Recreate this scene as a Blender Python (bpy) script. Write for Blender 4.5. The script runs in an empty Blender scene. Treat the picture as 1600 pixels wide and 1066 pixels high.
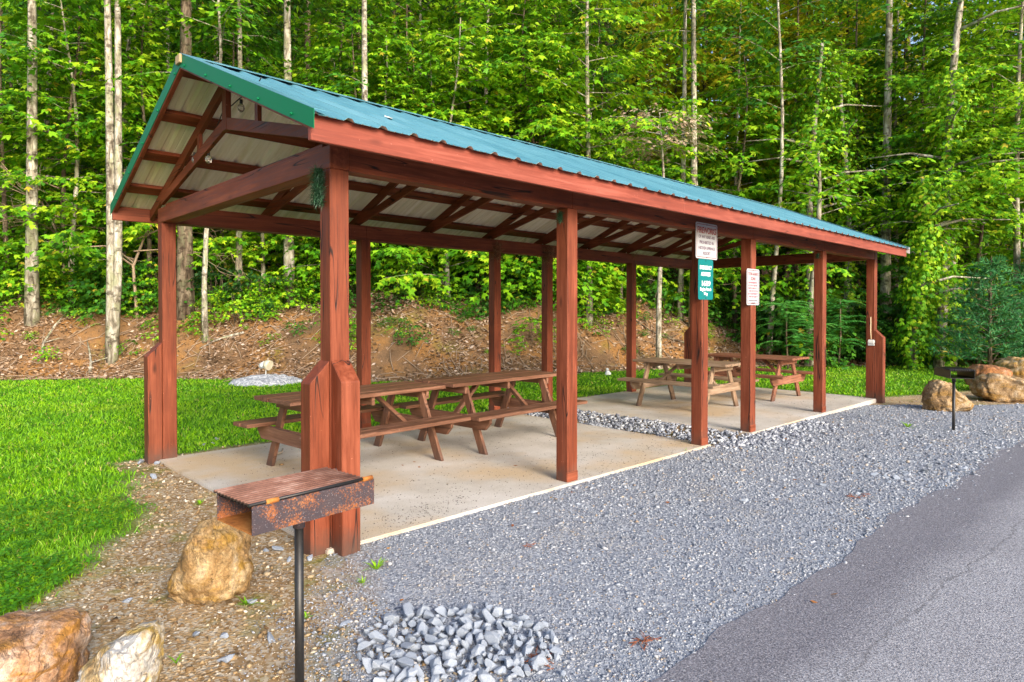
import bpy, bmesh, math, random
import numpy as np
from mathutils import Vector, Matrix, noise as mnoise
random.seed(7)
rng = np.random.default_rng(7)
sc = bpy.context.scene
COL = sc.collection
R = math.radians

# ------------------------------------------------------------------ camera frame (used only to find where real things stand)
CAM = np.array([-2.1138, -3.9132, 1.5519]); YAW = R(46.05); F = 1018.35
FW = np.array([math.cos(YAW), math.sin(YAW)]); RT = np.array([math.sin(YAW), -math.cos(YAW)])
def AD(a, d):
    return CAM[:2] + FW*d + RT*a
def AD_of(x, y):
    q = np.stack([np.asarray(x, float)-CAM[0], np.asarray(y, float)-CAM[1]], -1)
    return q@RT, q@FW
def PX(px, d):
    return AD((px-800)/F*d, d)

# ------------------------------------------------------------------ object helpers
def tag(o, label=None, cat=None, group=None, kind=None):
    if label: o['label'] = label
    if cat: o['category'] = cat
    if group: o['group'] = group
    if kind: o['kind'] = kind
    return o
def link(name, me, parent=None, **kw):
    o = bpy.data.objects.new(name, me); COL.objects.link(o)
    if parent is not None: o.parent = parent
    return tag(o, **kw)
def thing(name, label, cat, loc=(0, 0, 0), rz=0, group=None):
    o = bpy.data.objects.new(name, None); COL.objects.link(o)
    o.location = loc; o.rotation_euler = (0, 0, rz); o.empty_display_size = .1
    return tag(o, label, cat, group)
def copy_tree(o, parent=None):
    c = o.copy(); COL.objects.link(c); c.parent = parent
    for ch in list(o.children): copy_tree(ch, c)
    return c
def np_mesh(name, V, T, mat, smooth=False, attr=None):
    """V (n,3), T (m,k) faces of one size"""
    V = np.ascontiguousarray(V, np.float32); T = np.ascontiguousarray(T, np.int32)
    me = bpy.data.meshes.new(name); k = T.shape[1]
    me.vertices.add(len(V)); me.vertices.foreach_set('co', V.ravel())
    me.loops.add(T.size); me.loops.foreach_set('vertex_index', T.ravel())
    me.polygons.add(len(T)); me.polygons.foreach_set('loop_start', np.arange(0, T.size, k, dtype=np.int32))
    me.polygons.foreach_set('loop_total', np.full(len(T), k, np.int32))
    if smooth: me.polygons.foreach_set('use_smooth', np.ones(len(T), bool))
    me.materials.append(mat); me.update(calc_edges=True); me.validate()
    if attr is not None:
        at = me.color_attributes.new('zone', 'FLOAT_COLOR', 'POINT')
        at.data.foreach_set('color', np.ascontiguousarray(attr, np.float32).ravel())
    return me

class MB:
    """collects shapes that become one mesh"""
    def __init__(s): s.bm = bmesh.new(); s.mi = 0
    def _f(s, vs):
        try:
            f = s.bm.faces.new(vs); f.material_index = s.mi; return f
        except ValueError: return None
    def poly8(s, p):
        v = [s.bm.verts.new(q) for q in p]
        for f in ((3, 2, 1, 0), (4, 5, 6, 7), (0, 1, 5, 4), (1, 2, 6, 5), (2, 3, 7, 6), (3, 0, 4, 7)): s._f([v[i] for i in f])
        return s
    def box(s, x0, x1, y0, y1, z0, z1):
        return s.poly8([(x0, y0, z0), (x1, y0, z0), (x1, y1, z0), (x0, y1, z0), (x0, y0, z1), (x1, y0, z1), (x1, y1, z1), (x0, y1, z1)])
    def bar(s, p0, p1, w, h, up=(0, 0, 1)):
        p0, p1 = Vector(p0), Vector(p1); d = (p1-p0).normalized(); up = Vector(up)
        sx = d.cross(up).normalized()*w/2; uz = sx.cross(d).normalized()*h/2
        return s.poly8([p0-sx-uz, p0+sx-uz, p1+sx-uz, p1-sx-uz, p0-sx+uz, p0+sx+uz, p1+sx+uz, p1-sx+uz])
    def prism(s, pts, d):
        d = Vector(d); a = [s.bm.verts.new(Vector(p)) for p in pts]; b = [s.bm.verts.new(Vector(p)+d) for p in pts]
        n = len(pts); s._f(a[::-1]); s._f(b)
        for i in range(n): s._f([a[i], a[(i+1) % n], b[(i+1) % n], b[i]])
        return s
    def tube(s, pts, rad, n=8, cap=True):
        pts = [Vector(p) for p in pts]; rings = []
        if not hasattr(rad, '__len__'): rad = [rad]*len(pts)
        ref = None
        for i, p in enumerate(pts):
            d = (pts[min(i+1, len(pts)-1)]-pts[max(i-1, 0)]).normalized()
            if ref is None:
                ref = Vector((1, 0, 0)) if abs(d.x) < .8 else Vector((0, 1, 0))
            u = (ref-d*ref.dot(d)).normalized(); ref = u; v = d.cross(u)
            rings.append([s.bm.verts.new(p+(u*math.cos(2*math.pi*k/n)+v*math.sin(2*math.pi*k/n))*rad[i]) for k in range(n)])
        for a, b in zip(rings, rings[1:]):
            for k in range(n):
                f = s._f([a[k], a[(k+1) % n], b[(k+1) % n], b[k]])
                if f: f.smooth = True
        if cap: s._f(rings[0][::-1]); s._f(rings[-1])
        return s
    def ball(s, c, r, sub=2, sq=(1, 1, 1)):
        m = Matrix.Translation(c) @ Matrix.Diagonal((r*sq[0], r*sq[1], r*sq[2], 1))
        g = bmesh.ops.create_icosphere(s.bm, subdivisions=sub, radius=1, matrix=m)
        for v in g['verts']:
            for f in v.link_faces: f.material_index = s.mi; f.smooth = True
        return s
    def mesh(s, name, mats, bevel=0, seg=1):
        bm = s.bm
        bmesh.ops.recalc_face_normals(bm, faces=bm.faces)
        if bevel:
            ed = [e for e in bm.edges if len(e.link_faces) == 2 and e.calc_face_angle(0) > .5]
            bmesh.ops.bevel(bm, geom=ed, offset=bevel, segments=seg, affect='EDGES', clamp_overlap=True)
        me = bpy.data.meshes.new(name); bm.to_mesh(me); bm.free()
        for m in (mats if isinstance(mats, (list, tuple)) else [mats]): me.materials.append(m)
        return me
    def build(s, name, mats, parent=None, bevel=0, seg=1, **kw):
        return link(name, s.mesh(name, mats, bevel, seg), parent, **kw)

# ------------------------------------------------------------------ materials
class M:
    def __init__(s, name, rough=.7, spec=.3):
        s.m = bpy.data.materials.new(name); s.m.use_nodes = True; s.nt = s.m.node_tree
        s.b = s.nt.nodes['Principled BSDF']; s.out = s.nt.nodes['Material Output']
        s.b.inputs['Roughness'].default_value = rough; s.b.inputs['Specular IOR Level'].default_value = spec
        s._c = None
    def n(s, t, **kw):
        nd = s.nt.nodes.new(t)
        for k, v in kw.items():
            if hasattr(nd, k) and k not in nd.inputs: setattr(nd, k, v)
            else: s.set(nd.inputs[k.replace('_', ' ')] if k.replace('_', ' ') in nd.inputs else nd.inputs[k], v)
        return nd
    def set(s, sock, v):
        if isinstance(v, bpy.types.NodeSocket): s.nt.links.new(v, sock)
        elif isinstance(v, (tuple, list)) and len(v) == 3 and sock.type == 'RGBA': sock.default_value = (*v, 1)
        else: sock.default_value = v
    def co(s, scale=(1, 1, 1), world=False, loc=(0, 0, 0)):
        if world: src = s.n('ShaderNodeNewGeometry').outputs['Position']
        else: src = s.n('ShaderNodeTexCoord').outputs['Object']
        return s.n('ShaderNodeMapping', Vector=src, Scale=scale, Location=loc).outputs[0]
    def noise(s, vec, scale, detail=4, rough=.6, dist=0):
        return s.n('ShaderNodeTexNoise', Vector=vec, Scale=scale, Detail=detail, Roughness=rough, Distortion=dist).outputs['Fac']
    def vor(s, vec, scale, feature='F1', out='Distance', rnd=1):
        return s.n('ShaderNodeTexVoronoi', Vector=vec, Scale=scale, Randomness=rnd, feature=feature).outputs[out]
    def ramp(s, fac, stops, interp='LINEAR'):
        r = s.n('ShaderNodeValToRGB', Fac=fac); e = r.color_ramp.elements; r.color_ramp.interpolation = interp
        while len(e) < len(stops): e.new(.5)
        for k, (p, c) in enumerate(stops):
            e[k].position = p; c = (c, c, c) if not hasattr(c, '__len__') else c; e[k].color = (*c, 1)
        return r.outputs[0]
    def mix(s, f, a, b, mode='MIX'):
        nd = s.n('ShaderNodeMix', data_type='RGBA', blend_type=mode)
        for i, v in ((0, f), (6, a), (7, b)): s.set(nd.inputs[i], v)
        return nd.outputs[2]
    def math(s, op, a, b=0, clamp=False):
        nd = s.n('ShaderNodeMath', operation=op, use_clamp=clamp)
        s.set(nd.inputs[0], a); s.set(nd.inputs[1], b); return nd.outputs[0]
    def col(s, c): s.set(s.b.inputs['Base Color'], c); return s
    def bump(s, h, strength=.3, dist=.01):
        s.set(s.b.inputs['Normal'], s.n('ShaderNodeBump', Height=h, Strength=strength, Distance=dist).outputs[0]); return s
    def island(s): return s.n('ShaderNodeNewGeometry').outputs['Random Per Island']

def wood(name, axis, dark, mid, light, crack=1.0, rough=.55):
    w = M(name, rough, .3)
    st = [16, 16, 16]; st[axis] = .9
    st2 = [5, 5, 5]; st2[axis] = .45
    c1 = w.co(tuple(st)); c2 = w.co(tuple(st2))
    warp = w.noise(c2, 1.6, 3, .5, .6)
    g = w.noise(c1, 2.2, 7, .62, .9)
    f = w.math('ADD', w.math('MULTIPLY', g, .65), w.math('MULTIPLY', warp, .42))
    c = w.ramp(f, [(.32, dark), (.52, mid), (.74, light)])
    blot = w.noise(w.co(), 1.7, 4)
    c = w.mix(w.ramp(blot, [(.4, 0), (.75, .45)]), c, dark)
    fine = w.noise(c1, 7, 3)
    c = w.mix(w.math('MULTIPLY', fine, .32), c, light, 'OVERLAY')
    # long drying checks and knots
    ck = w.noise(w.co(tuple([.5 if i == axis else 9 for i in range(3)]), loc=(3, 5, 1)), 1.0, 2, .4)
    line = w.ramp(w.math('ABSOLUTE', w.math('SUBTRACT', ck, .5)), [(.003, 1), (.010, 0)])
    gate = w.ramp(w.noise(w.co(loc=(7, 1, 4)), 1.3, 1), [(.44, 0), (.50, crack)])
    line = w.math('MULTIPLY', line, gate)
    c = w.mix(line, c, (.012, .005, .004))
    kn = w.vor(w.co(tuple([1.6 if i == axis else 5 for i in range(3)])), 1.0)
    kf = w.ramp(kn, [(.05, .8), (.13, 0)])
    c = w.mix(kf, c, tuple(x*.45 for x in dark))
    scuff = w.ramp(w.noise(w.co(loc=(2, 2, 2)), 38, 3), [(.71, 0), (.76, .6)])
    c = w.mix(scuff, c, tuple(min(1, x*1.6+.06) for x in light))
    if axis == 2:
        z = w.n('ShaderNodeSeparateXYZ', Vector=w.co()).outputs[2]
        h = w.math('ADD', z, w.math('MULTIPLY', w.noise(w.co(), 9, 5, .7), -.30))
        c = w.mix(w.ramp(w.math('ADD', h, .2), [(.04, .8), (.22, 0)]), c, (.075, .045, .035))
    w.col(c)
    w.set(w.b.inputs['Roughness'], w.ramp(g, [(.3, rough-.08), (.7, rough+.2)]))
    w.bump(w.math('SUBTRACT', w.math('MULTIPLY', g, .6), w.math('MULTIPLY', line, 1.5)), .35, .004)
    return w.m
RD, RM, RL = (.070, .016, .006), (.185, .044, .017), (.325, .098, .050)
W = [wood('red_stained_timber_%d' % i, i, RD, RM, RL) for i in range(3)]
FA = wood('faded_red_fascia', 0, (.14, .030, .016), (.235, .057, .034), (.37, .118, .082), .6)
TB = [wood('table_brown_%d' % i, i, (.075, .033, .018), (.165, .077, .045), (.31, .17, .115), .8) for i in range(3)]
TG = [wood('table_grey_%d' % i, i, (.12, .075, .045), (.26, .175, .115), (.42, .33, .25), .8) for i in range(3)]

def metal_roof():
    m = M('sky_tinted_roof_paint', .3, .5)
    n = m.noise(m.co((1, .25, .25)), 3.5, 5)
    c = m.ramp(n, [(.3, (.06, .20, .26)), (.55, (.10, .275, .345)), (.8, (.17, .36, .43))])  # same paint as the trim, with the sky reflection put into the colour
    d = m.ramp(m.noise(m.co((9, .6, .6)), 3, 5), [(.5, 0), (.8, .3)])
    m.col(m.mix(d, c, (.16, .34, .36))); m.b.inputs['Metallic'].default_value = .15
    m.set(m.b.inputs['Roughness'], m.ramp(n, [(.3, .36), (.8, .52)]))
    return m.m
ROOF = metal_roof()
def paint(name, c, rough=.35, var=.25, spec=.5):
    m = M(name, rough, spec)
    n = m.noise(m.co(), 6, 5)
    m.col(m.mix(m.ramp(n, [(.35, 0), (.8, var)]), c, tuple(x*.55+.03 for x in c)))
    return m.m
TRIM = paint('green_trim_paint', (.0, .15, .055), .5, .12, .15)
def cream():
    m = M('cream_panel_underside', .45, .4)
    n = m.noise(m.co((8, .5, .5)), 2.0, 5)
    c = m.ramp(n, [(.3, (.70, .62, .45)), (.6, (.88, .83, .70)), (.8, (.92, .90, .82))])
    s = m.ramp(m.noise(m.co(), 55, 2), [(.73, 0), (.78, .7)])
    m.col(m.mix(s, c, (.2, .13, .07))); return m.m
CREAM = cream()
WHITE = paint('white_plastic', (.75, .75, .72), .4, .15)
def concrete():
    m = M('weathered_concrete', .85, .2); w = m.co(world=True)
    a = m.noise(w, 1.1, 6, .62)
    c = m.ramp(a, [(.30, (.40, .36, .32)), (.46, (.50, .46, .41)), (.62, (.58, .54, .50)), (.8, (.66, .63, .59))])
    tan = m.ramp(m.noise(m.co(world=True, loc=(4, 3, 0)), .75, 4, .55), [(.46, 0), (.64, .75)])
    c = m.mix(tan, c, (.52, .37, .21))
    sp = m.ramp(m.noise(w, 90, 3), [(.3, .35), (.5, 0)])
    c = m.mix(sp, c, (.16, .13, .10))
    dk = m.ramp(m.noise(m.co(world=True, loc=(9, 1, 0)), 2.6, 7, .7), [(.57, 0), (.72, .5)])
    c = m.mix(dk, c, (.27, .22, .17))
    m.col(c); m.bump(m.noise(w, 120, 4), .25, .003); return m.m
CONC = concrete()
def stone(name, stops, scale=6, yellow=None, bump=.4):
    m = M(name, .85, .25); w = m.co()
    n = m.noise(w, scale, 9, .66, .8)
    c = m.ramp(n, stops)
    v = m.noise(m.co((1, 1, 2.5), loc=(3, 3, 3)), scale*.8, 7, .7, 1.2)
    if yellow: c = m.mix(m.ramp(v, [(.50, 0), (.62, .9)]), c, yellow)
    vein = m.ramp(m.math('ABSOLUTE', m.math('SUBTRACT', m.noise(w, scale*.7, 5, .6, 1.5), .5)), [(.0, .4), (.014, 0)])
    c = m.mix(vein, c, tuple(x*.35 for x in stops[0][1]))
    sp = m.noise(w, scale*16, 4, .7)
    c = m.mix(.7, c, m.ramp(sp, [(.3, .2), (.7, .85)]), 'OVERLAY')
    m.col(c); m.bump(m.math('ADD', m.noise(w, scale*2.2, 10, .72), m.math('MULTIPLY', vein, -.4)), bump, .05); return m.m
ST_TAN = stone('tan_boulder', [(.34, (.10, .058, .022)), (.46, (.34, .205, .085)), (.56, (.48, .33, .165)), (.7, (.58, .48, .36))], 4.2, (.36, .20, .03), .8)
ST_PINK = stone('pinkish_boulder', [(.34, (.16, .08, .042)), (.46, (.37, .205, .11)), (.56, (.48, .32, .22)), (.7, (.58, .49, .43))], 4.6, (.38, .18, .035), .8)
ST_WHITE = stone('white_and_ochre_boulder', [(.36, (.18, .11, .045)), (.44, (.40, .29, .15)), (.49, (.54, .51, .47)), (.72, (.62, .61, .60))], 2.6, (.42, .27, .05), .8)
ST_BROWN = stone('brown_boulder', [(.34, (.08, .05, .028)), (.46, (.27, .175, .09)), (.57, (.41, .29, .17)), (.7, (.52, .44, .34))], 4.0, (.28, .16, .045), .8)
ST_RUST = stone('rusty_boulder', [(.34, (.12, .045, .02)), (.5, (.32, .14, .06)), (.7, (.42, .27, .18))], 4.0, (.34, .15, .05), .8)
def greystone(name, lo, hi, tint=0):
    m = M(name, .75, .3); isl = m.n('ShaderNodeObjectInfo').outputs['Random']
    n = m.noise(m.co(), 18, 7, .65)
    c = m.mix(isl, m.ramp(n, [(.3, lo), (.7, hi)]), m.ramp(n, [(.3, tuple(x*1.25 for x in lo)), (.7, tuple(min(.8, x*1.25) for x in hi))]))
    m.col(c); m.bump(n, .4, .01); return m.m
ST_GREY = greystone('blue_grey_limestone', (.16, .185, .235), (.34, .375, .43))
def grit(name, stops, rough=.8, spec=.25):
    m = M(name, rough, spec); m.col(m.ramp(m.island(), stops)); return m.m
def gravel_stone():
    m = M('gravel_stone', .85, .2); w = m.co(world=True)
    c = m.ramp(m.island(), [(0, (.12, .137, .175)), (.3, (.25, .275, .325)), (.65, (.345, .37, .42)), (.92, (.445, .46, .495)), (.96, (.42, .35, .28)), (1, (.30, .22, .15))])
    b = m.noise(w, .9, 5, .6)
    c = m.mix(m.ramp(b, [(.45, 0), (.68, .4)]), c, (.17, .18, .215))
    b2 = m.noise(m.co(world=True, loc=(6, 2, 0)), 1.4, 4, .6)
    m.col(m.mix(m.ramp(b2, [(.54, 0), (.72, .4)]), c, (.36, .32, .27))); return m.m
GRAV = gravel_stone()
CHIP = grit('dirt_pebble', [(0, (.13, .075, .033)), (.45, (.29, .20, .105)), (.8, (.42, .33, .215)), (1, (.60, .54, .46))])
LITTER = grit('dry_leaf', [(0, (.06, .03, .013)), (.35, (.17, .095, .048)), (.7, (.34, .22, .135)), (1, (.52, .41, .33))])
TWIG = paint('dry_twig', (.34, .24, .16), .8, .5)
SPECK = grit('dark_grit', [(0, (.06, .05, .045)), (.6, (.16, .14, .125)), (1, (.36, .34, .33))])
def dirt_colour(m, w):
    n = m.noise(w, 3.5, 7, .65)
    c = m.ramp(n, [(.3, (.15, .085, .035)), (.5, (.30, .195, .095)), (.7, (.42, .30, .16))])
    vo = m.n('ShaderNodeTexVoronoi', Vector=w, Scale=55)
    c = m.mix(m.ramp(m.n('ShaderNodeSeparateColor', Color=vo.outputs['Color']).outputs[1], [(.45, 0), (.8, .75)]), c, (.52, .45, .35))
    moss = m.ramp(m.noise(m.co(world=True, loc=(5, 8, 0)), 2.2, 5, .6), [(.54, 0), (.66, .75)])
    return m.mix(moss, c, (.17, .17, .03))
def gravel_bed():
    m = M('fine_gravel', .9, .2); w = m.co(world=True)
    v = m.n('ShaderNodeTexVoronoi', Vector=w, Scale=70)
    g = m.n('ShaderNodeSeparateColor', Color=v.outputs['Color']).outputs[0]
    c = m.ramp(g, [(0, (.10, .115, .15)), (.5, (.23, .25, .295)), (1, (.40, .42, .46))])
    b = m.noise(w, 1.3, 4)
    c = m.mix(m.ramp(b, [(.4, 0), (.75, .3)]), c, (.16, .17, .21))
    sp_ = m.n('ShaderNodeSeparateXYZ', Vector=w); X_, Y_ = sp_.outputs[0], sp_.outputs[1]
    sd = m.math('SUBTRACT', m.math('MULTIPLY', m.math('ADD', X_, .85), .84), m.math('MULTIPLY', m.math('ADD', Y_, .95), .543))
    sd = m.math('ADD', sd, m.math('MULTIPLY', m.math('SUBTRACT', m.noise(w, 3.5, 5), .5), .9))
    dirt = dirt_colour(m, w)
    c = m.mix(m.ramp(sd, [(.12, 1), (.55, 0)]), c, dirt)
    m.col(c); m.bump(v.outputs['Distance'], -.9, .02); return m.m
GBED = gravel_bed()
def mound_mat():
    m = M('pale_gravel_heap', .9, .2); v = m.n('ShaderNodeTexVoronoi', Vector=m.co(), Scale=34)
    m.col(m.ramp(m.n('ShaderNodeSeparateColor', Color=v.outputs['Color']).outputs[0], [(0, (.20, .21, .24)), (.5, (.38, .39, .42)), (1, (.62, .62, .63))])); m.bump(v.outputs['Distance'], -.9, .03); return m.m
GMOUND = mound_mat()
def asphalt():
    m = M('worn_asphalt', .82, .3); w = m.co(world=True)
    n = m.noise(w, 1.0, 6, .6); f = m.noise(w, 105, 3, .75); v = m.vor(w, 110)
    c = m.ramp(f, [(.32, (.06, .06, .07)), (.47, (.25, .248, .275)), (.6, (.42, .415, .445)), (.72, (.60, .59, .62))])
    c = m.mix(m.ramp(n, [(.35, 0), (.7, .35)]), c, (.15, .143, .155))
    sp_ = m.n('ShaderNodeSeparateXYZ', Vector=w); X_, Y_ = sp_.outputs[0], sp_.outputs[1]
    wv = m.math('SUBTRACT', m.noise(w, 1.1, 5), .5)
    yy = m.math('ADD', m.math('ADD', Y_, m.math('MULTIPLY', X_, .028)), m.math('MULTIPLY', wv, .45))
    band = m.ramp(m.math('ADD', yy, 3.22), [(.30, 0), (.58, .92), (1.0, .8)])
    c = m.mix(band, c, m.ramp(f, [(.32, (.06, .058, .072)), (.52, (.165, .16, .185)), (.7, (.32, .31, .345))]))
    c2 = m.math('ABSOLUTE', m.math('ADD', m.math('ADD', Y_, m.math('MULTIPLY', X_, .05)), m.math('ADD', 2.86, m.math('MULTIPLY', m.math('SUBTRACT', m.noise(w, 1.6, 8, .7), .5), .30))))
    c = m.mix(m.ramp(c2, [(.002, .45), (.009, 0)]), c, (.04, .038, .04))
    m.col(c); m.bump(m.math('ADD', f, m.math('MULTIPLY', v, -.4)), .8, .006); return m.m
ASPH = asphalt()
def ground_mat():
    m = M('ground_soil', .95, .1); w = m.co(world=True)
    at = m.n('ShaderNodeAttribute', attribute_name='zone')
    s = m.n('ShaderNodeSeparateColor', Color=at.outputs['Color']); lawn, bank, wood_ = s.outputs[0], s.outputs[1], s.outputs[2]
    n = m.noise(w, 3.5, 7, .65); f = m.noise(w, 40, 4, .7)
    vo = m.n('ShaderNodeTexVoronoi', Vector=w, Scale=55)
    dirt = dirt_colour(m, w)
    c = m.mix(lawn, dirt, m.ramp(n, [(.3, (.035, .11, .008)), (.7, (.085, .23, .012))]))
    soil = m.ramp(m.noise(w, .9, 6, .62), [(.30, (.12, .075, .042)), (.46, (.19, .112, .060)), (.58, (.27, .14, .052)), (.75, (.25, .115, .035))])
    soil = m.mix(.6, soil, m.ramp(f, [(.3, .25), (.7, .8)]), 'OVERLAY')
    sm = m.ramp(m.noise(m.co(world=True, loc=(1, 2, 7)), .8, 5, .6), [(.56, 0), (.7, .55)])
    soil = m.mix(sm, soil, (.17, .19, .03))
    c = m.mix(bank, c, soil)
    fl = m.ramp(n, [(.3, (.03, .019, .010)), (.5, (.075, .047, .026)), (.7, (.14, .092, .055))])
    c = m.mix(wood_, c, fl)
    m.col(c); m.bump(m.math('ADD', f, vo.outputs['Distance']), .6, .015); return m.m
GROUND = ground_mat()
def leaf(name, stops, trans=.35, rough=.55, clump=1.2, odd=True, lawn=False):
    m = M(name, rough, .3)
    isl = m.island(); oi = m.n('ShaderNodeObjectInfo').outputs['Random']
    n = m.noise(m.co(loc=(0, 0, 0)), clump, 2)
    f = m.math('ADD', m.math('MULTIPLY', isl, .5), m.math('MULTIPLY', n, .5))
    f = m.math('ADD', f, m.math('MULTIPLY', m.math('SUBTRACT', oi, .5), .18))
    c = m.ramp(f, stops)
    c = m.mix(m.ramp(isl, [(.982, 0), (.988, .8)]), c, (.50, .34, .04)) if odd else c
    if lawn:
        wv = m.co(world=True)
        c = m.mix(m.ramp(m.noise(wv, 1.1, 5, .6), [(.42, .35), (.54, 0)]), c, (.06, .22, .012))
        c = m.mix(m.ramp(m.noise(m.co(world=True, loc=(3, 9, 0)), .5, 4, .6), [(.52, 0), (.68, .5)]), c, (.34, .46, .03))
        c = m.mix(m.ramp(isl, [(.965, 0), (.975, .8)]), c, (.40, .36, .12))
    m.col(c)
    tr = m.n('ShaderNodeBsdfTranslucent', Color=m.mix(.5, c, (.30, .42, .02), 'MIX'))
    mx = m.n('ShaderNodeMixShader', Fac=trans)
    m.nt.links.new(m.b.outputs[0], mx.inputs[1]); m.nt.links.new(tr.outputs[0], mx.inputs[2])
    m.nt.links.new(mx.outputs[0], m.out.inputs[0]); return m.m
LF_BRIGHT = leaf('bright_leaf', [(.2, (.018, .09, .004)), (.38, (.075, .28, .006)), (.55, (.20, .47, .010)), (.78, (.44, .62, .02))])
LF_MID = leaf('mid_green_leaf', [(.2, (.010, .060, .008)), (.5, (.038, .17, .014)), (.8, (.10, .30, .020))], .25)
LF_DEEP = leaf('shade_deepened_green_leaf', [(.2, (.006, .030, .007)), (.5, (.016, .070, .012)), (.8, (.042, .135, .018))], .18)  # green darkened so the colour carries the shaded depth of the wood
LF_YEL = leaf('yellow_and_sun_glow_leaf', [(.2, (.22, .30, .01)), (.5, (.48, .50, .015)), (.8, (.75, .60, .03))], .5)  # yellow leaf; on the hillside trees the colour stands in for backlit sun glow
LF_HEM = leaf('evergreen_needle', [(.2, (.006, .030, .010)), (.5, (.014, .062, .016)), (.85, (.035, .11, .02))], .1)
LF_PINE = leaf('blue_green_needle', [(.2, (.012, .085, .026)), (.5, (.036, .20, .06)), (.85, (.11, .36, .10))], .15)
LF_FEATH = leaf('sea_green_leaflet', [(.2, (.025, .16, .025)), (.5, (.075, .32, .055)), (.85, (.16, .46, .09))], .3)
LF_DEAD = leaf('withered_leaf', [(.2, (.24, .15, .10)), (.5, (.42, .30, .21)), (.85, (.56, .45, .34))], .2)
GRASS = leaf('grass_blade', [(.2, (.05, .17, .003)), (.45, (.14, .37, .005)), (.7, (.26, .52, .008)), (.9, (.42, .56, .03))], .3, .5, .7, lawn=True)
def bark(name, dark, mid, light, patch):
    m = M(name, .9, .15); c1 = m.co((3.5, 3.5, 1.0))
    n = m.noise(c1, 2.5, 8, .68, .5); p = m.noise(m.co((2.2, 2.2, 1.1)), 2.2, 4, .6)
    c = m.ramp(n, [(.36, dark), (.5, mid), (.62, light)])
    c = m.mix(m.ramp(p, [(.5, 0), (.6, .7)]), c, patch)
    sp = m.ramp(m.noise(m.co((2, 2, 3.5)), 2.6, 5), [(.54, 0), (.62, .8)])
    c = m.mix(sp, c, dark); m.col(c); m.bump(n, .7, .02); return m.m
BK_PALE = bark('pale_bark', (.075, .06, .042), (.30, .265, .21), (.56, .53, .46), (.27, .28, .16))
BK_BROWN = bark('brown_bark', (.04, .027, .018), (.13, .095, .066), (.26, .205, .15), (.13, .13, .075))
BK_DARK = bark('dark_bark', (.022, .016, .012), (.07, .05, .036), (.14, .11, .085), (.09, .10, .05))
def rust():
    m = M('rusty_steel', .8, .35); w = m.co()
    n = m.noise(w, 12, 8, .7)
    c = m.ramp(n, [(.3, (.10, .030, .012)), (.5, (.26, .085, .026)), (.7, (.40, .17, .07))])
    sp = m.noise(w, 130, 4, .75); pt = m.noise(m.co(loc=(2, 1, 3)), 7, 4)
    f = m.math('ADD', m.math('MULTIPLY', sp, .55), m.math('MULTIPLY', pt, .6))
    c = m.mix(m.ramp(f, [(.505, 0), (.575, .93)]), c, (.030, .031, .044))
    gr = m.ramp(m.noise(w, 160, 2), [(.62, 0), (.7, .6)])
    c = m.mix(gr, c, (.30, .27, .30))
    m.col(c); m.bump(m.math('ADD', n, sp), .35, .004); return m.m
GAP_SHADE = paint('grate_gap_shade', (.018, .015, .014), .9, .5, .1)
RUST = rust()
def rust2():
    m = M('orange_rust', .85, .25); n = m.noise(m.co(), 14, 8, .7)
    m.col(m.ramp(n, [(.3, (.13, .04, .012)), (.5, (.36, .13, .03)), (.7, (.48, .22, .06))])); m.bump(n, .3, .004); return m.m
RUST2 = rust2()
def grate_m():
    m = M('rusted_grate_bar', .65, .4); n = m.noise(m.co(), 9, 4, .6)
    c = m.ramp(n, [(.3, (.10, .038, .024)), (.5, (.21, .095, .065)), (.7, (.34, .21, .17))])
    c = m.mix(m.ramp(m.noise(m.co(), 90, 3), [(.68, 0), (.76, .3)]), c, (.40, .30, .28))
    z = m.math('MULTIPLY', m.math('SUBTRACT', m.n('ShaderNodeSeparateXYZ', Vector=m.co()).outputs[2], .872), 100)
    m.col(m.mix(m.ramp(z, [(.25, .93), (.62, 0)]), c, (.022, .014, .011))); return m.m  # lower part of each rod painted dark, as the shade between rods
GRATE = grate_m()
def blackpaint():
    m = M('chipped_black_paint', .45, .5); n = m.noise(m.co((1, 1, .6)), 60, 4, .7)
    m.col(m.ramp(n, [(.55, (.012, .012, .013)), (.68, (.03, .026, .025)), (.72, (.20, .12, .08)), (.8, (.35, .33, .32))])); return m.m
BLACK = blackpaint()
GLASS = M('bulb_glass', .05, .5); GLASS.b.inputs['Transmission Weight'].default_value = .85; GLASS.b.inputs['Base Color'].default_value = (.95, .9, .8, 1); GLASS = GLASS.m
DARKRUB = paint('dark_cord', (.015, .015, .015), .6, .3)
SIGNW = paint('sign_white', (.40, .41, .44), .45, .06, .2)
SIGNG = paint('sign_teal', (.0, .15, .155), .45, .1, .2)
SIGNR = paint('sign_red_ink', (.22, .008, .012), .5, 0)
SIGNP = paint('sign_pale_red_ink', (.33, .05, .08), .5, 0)
SIGNB = paint('sign_dark_ink', (.10, .05, .08), .5, 0)
SIGNL = paint('sign_white_ink', (.85, .85, .85), .5, 0)
GARL = grit('garland_tinsel', [(0, (.012, .05, .022)), (.6, (.04, .13, .06)), (1, (.16, .28, .20))], .5)
NEST = grit('dry_straw', [(0, (.10, .05, .022)), (.5, (.26, .13, .06)), (1, (.42, .27, .15))])

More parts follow.
